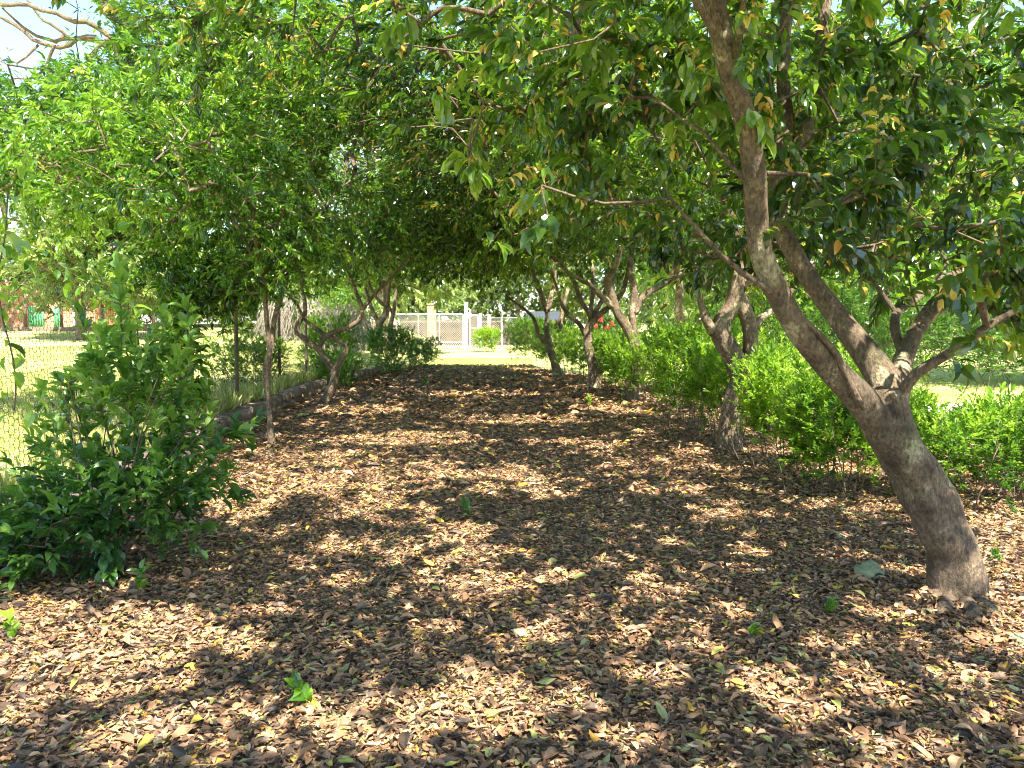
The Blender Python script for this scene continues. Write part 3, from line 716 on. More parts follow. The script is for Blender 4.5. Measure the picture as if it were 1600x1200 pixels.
for i, (x, y, h, r, low, lab) in enumerate(BG):
    zt = float(terrain(x, y)); T = Tree((x, y, zt))
    lean = rng.normal(0, .3, 2)
    q = T.line([(x, y, zt - .1), (x + lean[0] * .3, y + lean[1] * .3, zt + h * .18), (x + lean[0], y + lean[1], zt + h * .4), (x + lean[0] * 1.5, y, zt + h * .75)], [.24, .18, .14, .05], .05, .3, .1, .3, 10)
    T.auto_limbs(np.array([x + lean[0], y + lean[1], zt + h * .3]), [(x + r * .7 * math.cos(a), y + r * .7 * math.sin(a), zt + h * .55 + rng.uniform(-.15, .15) * h) for a in rng.uniform(0, 6.28, 7)], .1)
    el = []
    for k in range(14 + 5 * (low == 2)):
        a, rr = rng.uniform(0, 6.28), rng.uniform(.2, .8) * r
        cz = zt + h * rng.uniform((.27, .12, .05)[low], .88)
        el.append((x + rr * math.cos(a), y + rr * math.sin(a), cz, r * .48, r * .48, h * .13, 34))
    el.append((x, y, zt + h * .6, r * .6, r * .6, h * .35, 70))
    near = y < 32
    L = crown(T, el, spr=6, per=14, ln=.17 if near else .27, wd=.075 if near else .13, length=.45 if near else .7, droop=.3, yellow=0, lod=2, tone_c=rng.uniform(.42, .68), jit=.42, sun=False, far=True)
    T.build('background_tree', lab, 'tree', 'background trees', M_BARK_PALE if i % 2 else M_BARK, M_BARK2, L, M_LEAF_L if near else M_FAR, tside=3, twmin=.006)

# ------------------------------------------------------------ ground
xs = np.concatenate([np.linspace(-400, -42, 14), np.linspace(-40, -9, 42), np.linspace(-8.8, 2, 90), np.linspace(2.4, 40, 64), np.linspace(44, 400, 14)])
ys = np.concatenate([np.linspace(-300, -12, 10), np.linspace(-10, 0, 10), np.linspace(.3, 32, 110), np.linspace(33, 60, 30), np.linspace(70, 700, 20)])
X, Yg = np.meshgrid(xs, ys)
Z = terrain(X, Yg)
V = np.stack([X, Yg, Z], -1).reshape(-1, 3)
nx, ny = len(xs), len(ys)
i, j = np.meshgrid(np.arange(nx - 1), np.arange(ny - 1))
k = (j * nx + i).ravel()
Q = np.stack([k, k + 1, k + 1 + nx, k + nx], 1)
props(link('lawn_ground', mesh('lawn_ground', V, Q, smooth=True), M_LAWN), kind='structure')
# the leaf-strewn path, a sheet just above the ground
ys = np.linspace(-6, 27.5, 200); us = np.linspace(0, 1, 60)
Yp, U = np.meshgrid(ys, us, indexing='ij')
lft = path_l(ys) + .05 * np.sin(ys * 3) + .04 * np.sin(ys * 7.3); rgt = path_r(ys) + .25 * np.sin(ys * 1.3) + .15 * np.sin(ys * 4.1)
Xp = lft[:, None] * (1 - U) + rgt[:, None] * U
Yp = Yp + (Yp > 26) * .5 * np.sin(Xp * 2.2)
Zp = terrain(Xp, Yp) + .006 + .012 * (np.sin(Xp * 2.3) * np.sin(Yp * 1.9) + 1) * np.minimum(1, np.minimum(U, 1 - U) * 12)
V = np.stack([Xp, Yp, Zp], -1).reshape(-1, 3); nx, ny = 60, 200
i, j = np.meshgrid(np.arange(nx - 1), np.arange(ny - 1)); k = (j * nx + i).ravel()
props(link('path', mesh('path', V, np.stack([k, k + 1, k + 1 + nx, k + nx], 1), smooth=True), M_SOIL), kind='structure')
def path_z(x, y):
    return terrain(x, y) + .006 + .012 * (np.sin(x * 2.3) * np.sin(y * 1.9) + 1)

# ------------------------------------------------------------ fallen leaves
LL = Leaves()
def scatter(n, y0, y1, x0, x1, ln, wd, lod, zt, clip=True, tilt=.38):
    y = y0 + (y1 - y0) * rng.random(n); x = x0 + (x1 - x0) * rng.random(n)
    px, py, f = pix(np.stack([x, y, np.zeros(n)], 1))
    kp = (px > -60) & (px < 1660) & (py < 1260)
    if y1 > 20: kp &= rng.random(n) < 1 - .75 * sstep(21, 27.5, y)
    if clip:
        e = .15 * rng.normal(0, 1, n)
        kp &= (x > path_l(y) - .05) & (x < path_r(y) + e)
    x, y = x[kp], y[kp]; n = len(x)
    a = rng.uniform(0, 6.28, n)
    d = np.stack([np.cos(a), np.sin(a), rng.normal(0, tilt * .6, n)], 1)
    up = np.array([0, 0, 1.]) + rng.normal(0, tilt, (n, 3))
    up *= np.where(rng.random(n) < .35, -1, 1)[:, None]
    rot = frames(d, up)
    s = rng.lognormal(-.1, .35, n)
    pos = np.stack([x, y, path_z(x, y) + rng.random(n) ** 1.6 * zt + .004], 1)
    t = np.clip(rng.normal(.44, .25, n), 0, .9)
    u = rng.random(n)
    t = np.where(u < .035, rng.uniform(.9, .95, n), t); t = np.where(u > .965, rng.uniform(.945, 1, n), t)
    LL.add(pos, rot, ln * s, wd * s * rng.uniform(.6, 1.15, n), t, lod)
scatter(90000, 1.9, 6.5, -4.5, 5.5, .043, .021, 3, .028, tilt=.34)
scatter(85000, 1.9, 6.5, -4.5, 5.5, .037, .019, 0, .028, tilt=.30)
scatter(4000, 1.9, 8, -4.2, 5.2, .064, .029, 0, .036, tilt=.35)
scatter(60000, 1.9, 7.0, -4.0, 4.6, .026, .010, 1, .034)
scatter(160000, 6.5, 12, -4.6, 6.5, .054, .026, 1, .03)
scatter(90000, 12, 28, -4.8, 5.5, .095, .05, 1, .035)
# leaves banked against the trunks and the foot of the wall
def bank(cx, cy_, r0, r1, n):
    a = rng.uniform(0, 6.28, n); r = r0 + (r1 - r0) * rng.random(n) ** 1.5
    x, y = cx + r * np.cos(a), cy_ + r * np.sin(a); a2 = rng.uniform(0, 6.28, n)
    rot = frames(np.stack([np.cos(a2), np.sin(a2), rng.normal(0, .3, n)], 1), np.array([0, 0, 1.]) + rng.normal(0, .45, (n, 3)))
    pos = np.stack([x, y, path_z(x, y) + .01 + .055 * rng.random(n) * (1 - (r - r0) / (r1 - r0))], 1); s_ = rng.uniform(.6, 1.2, n)
    LL.add(pos, rot, .05 * s_, .025 * s_, np.clip(rng.normal(.5, .22, n), 0, .9), 0)
bank(*G(1500, 950)[:2], .13, .5, 1500)
for px_, py_ in ((1135, 712), (424, 702), (500, 640), (1358, 912)): bank(*G(px_, py_)[:2], .05, .4, 500)
# leaves blown on to the wall top and the grass beyond
def spill(n, fx, y0, y1, spread, dz):
    y = rng.uniform(y0, y1, n); x = fx(y) + rng.normal(0, spread, n)
    a = rng.uniform(0, 6.28, n)
    rot = frames(np.stack([np.cos(a), np.sin(a), rng.normal(0, .2, n)], 1), np.array([0, 0, 1.]) + rng.normal(0, .35, (n, 3)))
    pos = np.stack([x, y, terrain(x, y) + dz + rng.random(n) * .015], 1)
    s = rng.uniform(.5, 1.2, n)
    LL.add(pos, rot, .09 * s, .048 * s, np.clip(rng.normal(.5, .2, n), 0, .9), 1)
spill(5000, lambda y: path_l(y) - .55, 3.5, 20, .3, .01)
spill(2500, lambda y: path_r(y) + .4, 3.5, 20, .5, .012)
spill(1500, lambda y: path_l(y) - 1.5, 4, 24, 1.0, .01)
o = LL.build('fallen_leaves', M_LITTER, None, (0, 0, 0))
props(o, 'thick litter of brown, tan and yellow fallen leaves covering the path', 'fallen leaves', kind='stuff')
# twigs lying in the litter
g = Geo()
for _ in range(1300):
    y = 2 + 12 * random.random() ** 1.5; x = random.uniform(-3, 3.6); a = random.uniform(0, 6.28); Lg = random.uniform(.05, .3)
    n = 5; t = np.linspace(-.5, .5, n)
    p = np.stack([x + math.cos(a) * t * Lg + rng.normal(0, .008, n), y + math.sin(a) * t * Lg + rng.normal(0, .008, n), np.full(n, 0) + .045 + rng.normal(0, .006, n)], 1)
    g.tube(p, np.linspace(.0025, .0012, n) * random.uniform(.6, 1.5), 4)
o = g.build('fallen_twigs', M_BARK2, smooth=True)
props(o, 'thin dry twigs scattered among the fallen leaves', 'twigs', kind='stuff')

# ------------------------------------------------------------ grass
GL_ = Leaves()
def grass(n, y0, y1, fx0, fx1, h, w):
    y = rng.uniform(y0, y1, n); u = rng.random(n); x = fx0(y) * (1 - u) + fx1(y) * u
    d = np.array([0, 0, 1.]) + rng.normal(0, .45, (n, 3)); d[:, 2] = abs(d[:, 2])
    rot = frames(d, rng.normal(0, 1, (n, 3)))
    pos = np.stack([x, y, terrain(x, y) - .005], 1); s = rng.uniform(.5, 1.4, n)
    GL_.add(pos, rot, h * s, np.full(n, w), np.clip(rng.normal(.5, .25, n), 0, 1), 2)
grass(30000, 7, 16, lambda y: path_l(y) - .5, lambda y: path_l(y) - 6, .07, .014)
grass(22000, 16, 30, lambda y: path_l(y) - .5, lambda y: path_l(y) - 12, .07, .022)
grass(9000, 26.5, 34, lambda y: y * 0 - 3.8, lambda y: y * 0 + .8, .05, .02)
grass(9000, 20.5, 27.5, lambda y: y * 0 - 3.6, lambda y: y * 0 + .9, .06, .022)
grass(3500, 4.5, 20, lambda y: path_l(y) - .25, lambda y: path_l(y) - .7, .22, .01)
grass(14000, 8, 24, lambda y: path_r(y) + .3, lambda y: path_r(y) + 8, .06, .02)
o = GL_.build('lawn_grass', M_GRASS, None, (0, 0, 0))
props(o, 'short dry yellow-green grass covering the open lawns', 'grass', kind='stuff')

# ------------------------------------------------------------ hedges and shrubs
def bush(name, label, cat, group, x, y, rx, ry, h, mat, leaf=(.035, .016), n=420, spr=3, per=9, stems=16, low=.35, lod=2, droop=.05, tone=.5, length=.14, yellow=0, flat=True, stemmat=None, z0=None, width_top=1.0, upright=.8):
    z = float(terrain(x, y)) if z0 is None else z0
    T = Tree((x, y, z))
    for k in range(stems):
        bx, by = x + rng.normal(0, rx * .42), y + rng.normal(0, ry * .33)
        tx, ty = x + (bx - x) * 1.7 + rng.normal(0, rx * .2), y + (by - y) * 1.7 + rng.normal(0, ry * .2)
        hh = h * rng.uniform(.6, .95)
        T.line([(bx, by, z - .03), (bx * .6 + tx * .4 + rng.normal(0, .03), by * .6 + ty * .4, z + hh * .5), (tx, ty, z + hh)], [.007, .005, .002], .03, .1, 0, 0, 5)
    v = rng.uniform(-1, 1, (n * 2, 3))
    rr = (np.abs(v[:, 0]) ** 2.6 + np.abs(v[:, 1]) ** 2.6 + np.maximum(v[:, 2], 0) ** (5 if flat else 2.2) * .9)
    v = v[(rr < 1)]
    # shell-biased
    v = v[:n]
    zz = z + h * (low + (1 - low) * (v[:, 2] * .5 + .5) ** .8)
    wob = 1 + .13 * np.sin(v[:, 0] * 5 + x) + .1 * np.sin(v[:, 1] * 6 + y)
    tt = (v[:, 2] * .5 + .5)
    A = np.stack([x + v[:, 0] * rx * wob * (.75 + .25 * tt * width_top), y + v[:, 1] * ry * wob, zz + .05 * np.sin(v[:, 0] * 7 + x * 3)], 1)
    E, D = T.grow(A, .0016)
    m = len(E)
    p = np.repeat(E, spr, 0) + rng.normal(0, .05, (m * spr, 3))
    c = np.array([x, y, z + h * .35])
    gp = np.sin(p[:, 0] * 7 + 2 * np.sin(p[:, 2] * 6)) * np.sin(p[:, 1] * 6 + p[:, 2] * 5)
    p = p[(gp < .45) | (h > 3)]
    d = (p - c); d /= np.linalg.norm(d, axis=1)[:, None]
    d = d * .5 + np.array([0, 0, upright * .6]) + rng.normal(0, .4, p.shape)
    L = Leaves()
    Ln = length * rng.uniform(.6, 1.3, len(p))
    pos, rot, l, w, t = sprig_leaves(p, d, Ln, per, leaf[0], leaf[1], droop, yellow, tone, .17)
    if mat is M_HEDGE:   # leaves run from darker low down to lighter at the top
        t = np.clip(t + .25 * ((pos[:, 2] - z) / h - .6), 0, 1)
    L.add(pos, rot, l, w, t, lod, pos[:, 2] > z + .02)
    return T.build(name, label, cat, group, stemmat or M_BARK2, M_BARK2, L, mat, 'foliage', tside=3)

HG = 'lime-green hedge bushes along the right of the path'
for X0, Y0, rx, ry, h, n, lab in [
  (4.05, 6.6, .85, .6, .76, 400, 'low lime-green hedge bush to the right of the leaning trunk'),
  (2.95, 6.75, .62, .5, 1.02, 400, 'lime-green hedge bush directly left of the leaning trunk, nearest in the hedge'),
  (2.88, 7.9, .62, .5, 1.15, 340, 'lime-green hedge bush in front of the looped double trunk'),
  (2.75, 9.7, .6, .6, 1.22, 320, 'lime-green hedge bush filling in behind the base of the looped trunk'),
  (2.35, 15.1, .6, .7, 1.12, 300, 'hedge bush around the foot of the many-branched tree'),
  (5.3, 7.6, .8, .7, .55, 260, 'small lime-green bush farthest right beside the pale field'),
  (2.55, 10.9, .72, .65, 1.42, 380, 'tall lime-green hedge bush with bare brown stems between the looped trunk and the many-branched tree'),
  (3.0, 13.0, .7, .7, 1.25, 320, 'lime-green hedge bush in the shade behind the many-branched tree'),
  (2.5, 17.0, .75, .8, 1.18, 380, 'hedge bush beneath the red flowers'),
  (1.85, 20.0, .7, .8, 1.32, 340, 'hedge bush between the fourth and the last right-hand trunks'),
  (1.25, 23.2, .65, .8, 1.45, 340, 'hedge bush behind the slender bent trunk'),
  (.58, 26.4, .85, .9, 1.65, 520, 'brightest rounded hedge bush closing the far end of the row')]:
    bush('hedge_bush', lab, 'hedge', HG, X0, Y0, rx, ry, h, M_HEDGE, leaf=(.055 if Y0 < 9 else .065, .025 if Y0 < 9 else .03), n=n, spr=4, per=9, lod=1 if Y0 < 9 else 2, tone=.40, low=.3)
for X0, Y0, rx, ry, h, n, lab, mt in [
  (-5.0, 21, .9, .8, 1.45, 380, 'bright lime-green bush behind the crooked tree on the left', M_HEDGE),
  (-4.1, 18, .55, .8, .75, 260, 'low dark green bush beside the wall left of the crooked tree', M_SHRUB),
  (-3.75, 23.5, .8, .9, 1.35, 420, 'dark rounded shrub at the far left end of the path', M_SHRUB),
  (-3.1, 26.5, .6, .6, .95, 260, 'small dark green shrub in front of the open gate lawn', M_SHRUB),
  (-5.6, 16.5, .9, .7, .9, 300, 'low mixed bush behind the wire fence', M_HEDGE)]:
    bush('garden_bush', lab, 'bush', 'bushes along the left of the path', X0, Y0, rx, ry, h, mt, leaf=(.065, .03), n=n, spr=4, per=9, low=.1, tone=.5, z0=0.0 if Y0 > 22 or X0 > -4.2 else None)

# big dark shrub at the left with tall shoots
x0, y0 = G(160, 905)[:2]
T = Tree((x0, y0, 0.0))
for k in range(16):
    a = rng.uniform(0, 6.28); r = rng.uniform(.3, .75)
    tx, ty, tz = x0 + r * math.cos(a) * 1.0, y0 + .25 + r * math.sin(a) * .6, rng.uniform(.7, 1.25)
    T.line([(x0 + rng.normal(0, .08), y0 + rng.normal(0, .06), -.03), (x0 * .6 + tx * .4, y0 * .6 + ty * .4, tz * .5), (tx, ty, tz)], [.008, .006, .003], .015, .08, 0, 0, 6)
shoots = [[(215, 800, 4.9), (205, 650, 5.0), (190, 540, 5.0), (188, 425, 5.0)], [(190, 760, 5.0), (160, 650, 5.0), (150, 560, 5.1), (128, 500, 5.1)], [(240, 780, 5.1), (262, 700, 5.1), (275, 640, 5.1), (292, 560, 5.1), (290, 480, 5.1)],
          [(170, 780, 4.9), (130, 680, 4.9), (110, 600, 4.9)], [(250, 850, 4.9), (300, 760, 4.95), (330, 740, 5.0), (362, 762, 5.0)], [(265, 880, 4.9), (270, 800, 4.9), (262, 720, 4.9), (300, 690, 4.9)]]
SH = []
for rows in shoots:
    pts = [P(*r) for r in rows]
    q = T.line(pts, np.linspace(.007, .0025, len(pts)), .01, .05, 0, 0, 6)
    SH.append(q)
A = attract([(x0 + .08, y0 + .4, 1.25, .34, .3, .22, 10), (x0 - .05, y0 + .35, .6, .62, .5, .44, 82), (x0, y0 + .35, 1.12, .38, .4, .2, 36), (x0 - .35, y0 - .02, .25, .45, .35, .26, 60), (x0 + .42, y0 + .3, .68, .35, .35, .3, 22), (x0 + .15, y0 + .0, .4, .4, .25, .3, 40)])
E, D = T.grow(A, .002)
p = np.repeat(E, 2, 0) + rng.normal(0, .05, (len(E) * 2, 3)); c = np.array([x0, y0 + .3, .2])
d = (p - c) / np.linalg.norm(p - c, axis=1)[:, None] * .7 + rng.normal(0, .45, p.shape) + np.array([0, 0, .15])
L = Leaves()
pos, rot, l, w, t = sprig_leaves(p, d, .16 * rng.uniform(.7, 1.3, len(p)), 7, .092, .043, .12, .006, .66, .22)
t = np.clip(t + .35 * (pos[:, 2] - .75), 0, .93)  # tone rises with height, painting the sunlit top of the shrub
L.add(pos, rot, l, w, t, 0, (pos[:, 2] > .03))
for q in SH:
    n = len(q); idx = np.arange(n // 3, n, 2)
    p2 = np.repeat(q[idx], 1, 0); d2 = np.gradient(q, axis=0)[idx] + rng.normal(0, .01, (len(idx), 3))
    pos, rot, l, w, t = sprig_leaves(p2, d2, np.full(len(p2), .05), 5, .125, .052, .1, 0, .72, .12, whorl=0)
    L.add(pos, rot, l, w, t, 0)
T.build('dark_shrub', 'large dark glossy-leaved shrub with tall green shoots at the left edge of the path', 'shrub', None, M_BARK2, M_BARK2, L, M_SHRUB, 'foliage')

# climbing vine on the tree by the wall, and one hanging at the picture's left edge
def vine(label, paths, ln, per, group='leafy climbing vines'):
    b = paths[0][0]; T = Tree(b); L = Leaves()
    for pts in paths:
        q = T.line(pts, np.full(len(pts), .004), .02, .05, 0, 0, 5)
        d = np.gradient(q, axis=0) * .3 + rng.normal(0, .03, q.shape)
        pos, rot, l, w, t = sprig_leaves(q + rng.normal(0, .03, q.shape), d, np.full(len(q), .1), per, ln, ln * .5, .5, 0, .6, .15, whorl=0)
        L.add(pos, rot, l, w, t, 0)
    T.build('climbing_vine', label, 'vine', group, M_BARK2, M_BARK2, L, M_LEAF_L, 'foliage')
vine('leafy vine climbing the brown trunk on the stone wall', [[P(300, 650, 10.6), P(282, 560, 10.6), P(300, 480, 10.6), P(280, 400, 10.6)], [P(285, 600, 10.4), P(268, 540, 10.3), P(275, 470, 10.3), P(300, 380, 10.2)], [P(278, 655, 10.2), P(298, 590, 10.2), P(290, 520, 10.2), P(312, 440, 10.1)], [P(310, 640, 10.3), P(305, 560, 10.3), P(262, 500, 10.3), P(255, 420, 10.2)]], .17, 5)
vine('tall leafy climber rising from the dark shrub to the canopy', [[P(210, 620, 5.2), P(195, 540, 5.3), P(200, 460, 5.3), P(180, 380, 5.4)], [P(225, 600, 5.3), P(215, 520, 5.3), P(175, 470, 5.3), P(150, 420, 5.3)]], .10, 3)
vine('broad-leaved vine hanging down a wire at the left picture edge', [[P(12, 300, 3.6), P(10, 420, 3.6), P(14, 500, 3.6), P(10, 640, 3.6)]], .10, 2)
vine('leafy spray of vine above the chicken wire fence', [[P(-20, 500, 5.6), P(40, 440, 5.6), P(100, 415, 5.6), P(160, 450, 5.6)]], .11, 2)

# red flowering bush behind the hedge
fb = bush('flowering_bush', 'green bush topped with red and pink flowers behind the hedge', 'bush', None, 2.9, 22, .7, .5, 1.6, M_SHRUB, leaf=(.07, .035), n=260, spr=4, per=8, low=.2, tone=.6)
for cq in ([2.5, 21.6, 1.55], [2.8, 21.55, 1.42], [3.1, 21.6, 1.48], [2.35, 21.6, 1.35], [2.65, 21.5, 1.3]):
    L = Leaves(); m = 60; q = np.array(cq) + [0, 0, .1] + rng.normal(0, 1, (m, 3)) * [.032, .03, .028]
    L.add(q, frames(rng.normal(0, 1, (m, 3)), rng.normal(0, 1, (m, 3))), np.full(m, .055), np.full(m, .042), rng.random(m), 1)
    L.build('flower_cluster', M_FLOWER, fb, fb.location)
bush('yellow_bush', 'small yellow-green bush beside the white fence posts', 'bush', None, -1.35, 42, .75, .6, 1.2, M_HEDGE, leaf=(.1, .05), n=220, spr=4, per=8, low=.2, tone=.85)
for X0, Y0, rx, h, lab in [(-9.5, 34, 1.6, 2.6, 'grey tangle of dry vines beside the trunk, left of the pair'), (-6.8, 31, 1.3, 2.2, 'grey tangle of dry vines nearer the path')]:
    z = float(terrain(X0, Y0)); g = Geo()
    for _ in range(330):
        a, r = rng.uniform(0, 6.28), rx * rng.random() ** .5
        p0 = np.array([X0 + r * math.cos(a), Y0 + r * .6 * math.sin(a), z + h * (1 - (r / rx) ** 2 * .5) * rng.uniform(.7, 1)])
        p3 = np.array([X0 + r * 1.25 * math.cos(a) + rng.normal(0, .3), Y0 + r * .8 * math.sin(a), z])
        g.tube(smoothline([p0, p0 * .6 + p3 * .4 + rng.normal(0, .15, 3) + [0, 0, .2], p3], .4), .014, 3, cap=False)
    root = thing('dry_vine_heap', (X0, Y0, z), lab, 'vines', 'grey dry vine tangles')
    g.build('stems', M_BARK_PALE, root, True, (X0, Y0, z))
    T = Leaves(); m = 900
    q = np.stack([X0 + rng.normal(0, rx * .6, m), Y0 + rng.normal(0, rx * .4, m), z + h * rng.uniform(.75, 1.15, m)], 1)
    T.add(q, frames(rng.normal(0, 1, (m, 3)), rng.normal(0, .5, (m, 3)) + [0, 0, 1]), np.full(m, .14), np.full(m, .07), rng.uniform(.3, .9, m), 2)
    T.build('foliage', M_LEAF_L, root, (X0, Y0, z))
# blue-green drooping shrub beyond the field at the right, and brush
bush('drooping_shrub', 'blue-green shrub with drooping outer twigs behind the leaning trunk', 'shrub', 'shrubs beside the pale field', 5.6, 10.6, 1.5, 1.1, 1.9, M_SHRUB, leaf=(.07, .022), n=620, spr=4, per=9, low=.45, tone=.62, droop=.4)
bush('drooping_shrub', 'loose green shrub filling the gap behind the looped trunk', 'shrub', 'shrubs beside the pale field', 5.3, 15.5, 1.5, 1.0, 1.6, M_LEAF_L, leaf=(.08, .03), n=420, spr=4, per=9, low=.2, tone=.5)
bush('drooping_shrub', 'dark shrub at the far edge of the pale field', 'shrub', 'shrubs beside the pale field', 12.5, 17.5, 2.4, 1.2, 2.2, M_SHRUB, leaf=(.09, .04), n=520, spr=4, per=9, low=.1, tone=.7)
bush('drooping_shrub', 'wide shrub along the back of the right field', 'shrub', 'shrubs beside the pale field', 8.5, 24, 3.0, 1.4, 2.2, M_LEAF_L, leaf=(.12, .055), n=620, spr=4, per=9, low=.1, tone=.6)
bush('drooping_shrub', 'bright shrub under the trees beyond the left lawn', 'shrub', 'shrubs beyond the left lawn', -13.5, 41, 2.4, 1.2, 2.6, M_LEAF_L, leaf=(.15, .07), n=520, spr=4, per=9, low=.05, tone=.8)
bush('drooping_shrub', 'pale shrub behind the terracotta wall', 'shrub', 'shrubs beyond the left lawn', -23, 42, 3.0, 1.2, 3.6, M_LEAF_L, leaf=(.15, .07), n=520, spr=4, per=9, low=.3, tone=.85)

for X0, Y0, rx, h, lab in [(-44, 62, 9, 6, 'far shrub bank at the left end of the horizon'), (-27, 60, 9, 5.5, 'far shrub bank behind the terracotta building'), (-12, 62, 7, 7.5, 'far shrub bank behind the plaster boundary wall'),
                           (-1, 66, 9, 8, 'far shrub bank beyond the masonry wall'), (17, 58, 8, 5.5, 'far shrub bank beyond the pale field'), (33, 60, 10, 6, 'far shrub bank at the right end of the horizon')]:
    bush('far_shrub', lab, 'shrub', 'far shrubs closing the horizon', X0, Y0, rx, 2.5, h, M_FAR, leaf=(.32, .16), n=900, spr=4, per=9, low=.02, tone=.5, length=.6)
# ------------------------------------------------------------ seedlings in the litter
for k, (px, py, h, lab) in enumerate([
  (475, 1115, .09, 'small green seedling near the bottom edge left of centre'), (1290, 965, .05, 'bluish green seedling in front of the mossy rock'), (730, 812, .09, 'dark seedling in the middle of the path'),
  (1165, 1005, .035, 'tiny creeping seedling between the rock and the bottom edge'), (215, 935, .13, 'leafy seedling at the foot of the dark shrub'), (375, 795, .06, 'bright seedling right of the dark shrub'),
  (1555, 885, .06, 'dark green seedling to the right of the leaning trunk base'), (920, 640, .2, 'light green tuft far along the path on its right'), (665, 605, .2, 'thin green sapling far along the path on its left'),
  (18, 1010, .10, 'thin-stemmed seedling at the left picture edge')]):
    b = G(px, py); root = thing('seedling', b, lab, 'seedling', 'green seedlings in the leaf litter')
    g = Geo(); q = smoothline([b, b + [.01, 0, h * .5], b + [rng.normal(0, .02), 0, h]], .03); g.tube(q, .0022, 5)
    g.build('stem', M_BARK2, root, True, b)
    L = Leaves(); n = len(q)
    pos, rot, l, w, t = sprig_leaves(q[1:], np.gradient(q, axis=0)[1:], np.full(n - 1, .03), 4, .055 + h * .12, .026 + h * .05, .1, 0, .75, .1, whorl=0)
    L.add(pos, rot, l, w, t, 0); L.build('foliage', M_LEAF_L if k not in (1, 2, 6) else M_SHRUB, root, b)

# ------------------------------------------------------------ mossy rock, stone walls
def rock(name, label, cat, c, d, mat, seed, rz=0, group=None):
    import bmesh
    bm = bmesh.new(); bmesh.ops.create_cube(bm, size=1.0)
    bmesh.ops.bevel(bm, geom=bm.edges[:] , offset=.2, segments=3, affect='EDGES')
    bmesh.ops.triangulate(bm, faces=bm.faces[:])
    bmesh.ops.subdivide_edges(bm, edges=bm.edges[:], cuts=3, use_grid_fill=True)
    for v in bm.verts:
        n = mnoise.noise(v.co * 2.2 + Vector((seed, 0, 0))) * .16 + mnoise.noise(v.co * 6 + Vector((0, seed, 0))) * .08 + mnoise.noise(v.co * 17) * .03
        v.co = Vector([v.co[i] * (1 + n) * d[i] for i in range(3)])
    me = bpy.data.meshes.new(name); bm.to_mesh(me); bm.free()
    o = bpy.data.objects.new(name, me); me.materials.append(mat); col.objects.link(o)
    for p in me.polygons: p.use_smooth = True
    o.location = c; o.rotation_euler = (0.1, .05, rz)
    return props(o, label, cat, group)
c = G(1358, 912)
rock('mossy_rock', 'small square pale green mossy rock to the left of the leaning trunk base', 'rock', (c[0], c[1], .05), (.15, .13, .15), M_MOSS, 3.1, .3)
for (px, py, lab) in [(1312, 848, 'small grey-green stone half buried behind the mossy rock'), (1600, 1010, 'flat stone at the right picture edge among leaves')]:
    c = G(px, py); rock('small_stone', lab, 'stone', (c[0], c[1], .02), (.12, .1, .07), M_MOSS, px * .1, .5)
def stonewall(label, pts, h, wd):
    import bmesh
    bm = bmesh.new()
    P0 = smoothline(pts, .1)
    s = np.concatenate([[0], np.cumsum(np.linalg.norm(np.diff(P0, axis=0), axis=1))]); pos = 0; k = 0
    while pos < s[-1]:
        Ls = random.uniform(.28, .55); m = pos + Ls / 2
        x, y = np.interp(m, s, P0[:, 0]), np.interp(m, s, P0[:, 1])
        x2, y2 = np.interp(m + .1, s, P0[:, 0]), np.interp(m + .1, s, P0[:, 1]); az = math.atan2(y2 - y, x2 - x)
        for lay in range(2):
            b2 = bmesh.new(); bmesh.ops.create_cube(b2, size=1.0)
            bmesh.ops.bevel(b2, geom=b2.edges[:], offset=.12, segments=2, affect='EDGES')
            bmesh.ops.subdivide_edges(b2, edges=b2.edges[:], cuts=1, use_grid_fill=True)
            hh = h * random.uniform(.48, .6)
            off = random.uniform(-.04, .04); dx = Ls * .98; dd = wd * random.uniform(.85, 1.1)
            for v in b2.verts:
                n = mnoise.noise(v.co * 2.4 + Vector((k * 3.3, lay, 0))) * .22
                q = Vector((v.co.x * dx * (1 + n), v.co.y * dd * (1 + n), v.co.z * hh * (1 + n)))
                v.co = Vector((x + q.x * math.cos(az) - (q.y + off) * math.sin(az), y + q.x * math.sin(az) + (q.y + off) * math.cos(az), hh * .45 + lay * h * .46 + q.z))
            me = bpy.data.meshes.new('t'); b2.to_mesh(me); b2.free(); bm.from_mesh(me); bpy.data.meshes.remove(me)
            k += 1
        pos += Ls
    me = bpy.data.meshes.new('stones'); bm.to_mesh(me); bm.free()
    for p in me.polygons: p.use_smooth = True
    o = bpy.data.objects.new('stone_wall', me); me.materials.append(M_STONE); col.objects.link(o)
    props(o, label, 'wall')
stonewall('low rough stone edging wall along the left of the path', [(float(path_l(y)) - .12, y, 0) for y in (3.4, 4.6, 6.5, 8.5, 10.6, 13, 16, 19, 22)], .29, .26)

# ------------------------------------------------------------ wire fence on the left
def fx(y): return np.interp(y, [3, 6.4, 10.8, 19, 26], [-3.75, -4.0, -4.75, -5.15, -5.3])
F0 = (float(fx(8)), 8.0, float(terrain(fx(8), 8.0)))
root = thing('wire_fence', F0, 'rusty hexagonal chicken wire fence on dark wooden posts along the left lawn', 'fence')
g = Geo(); c = .075; yy = 4.4; rows = 22
cols = int((19 - 4.4) / (c * .75 * 1.15))
A_, B_ = [], []
w = c * .58; hh = c * .5
for iy in range(cols):
    for iz in range(rows):
        cx_ = 4.4 + iy * w * 1.5; cz_ = (iz + (iy % 2) * .5) * hh * 2
        a = (cx_ + w, cz_); b1 = (cx_ + w / 2, cz_ + hh); b2 = (cx_ + w / 2, cz_ - hh); l1 = (cx_ - w / 2, cz_ + hh)
        A_ += [a, a, b1]; B_ += [b1, b2, l1]
A_, B_ = np.array(A_), np.array(B_)
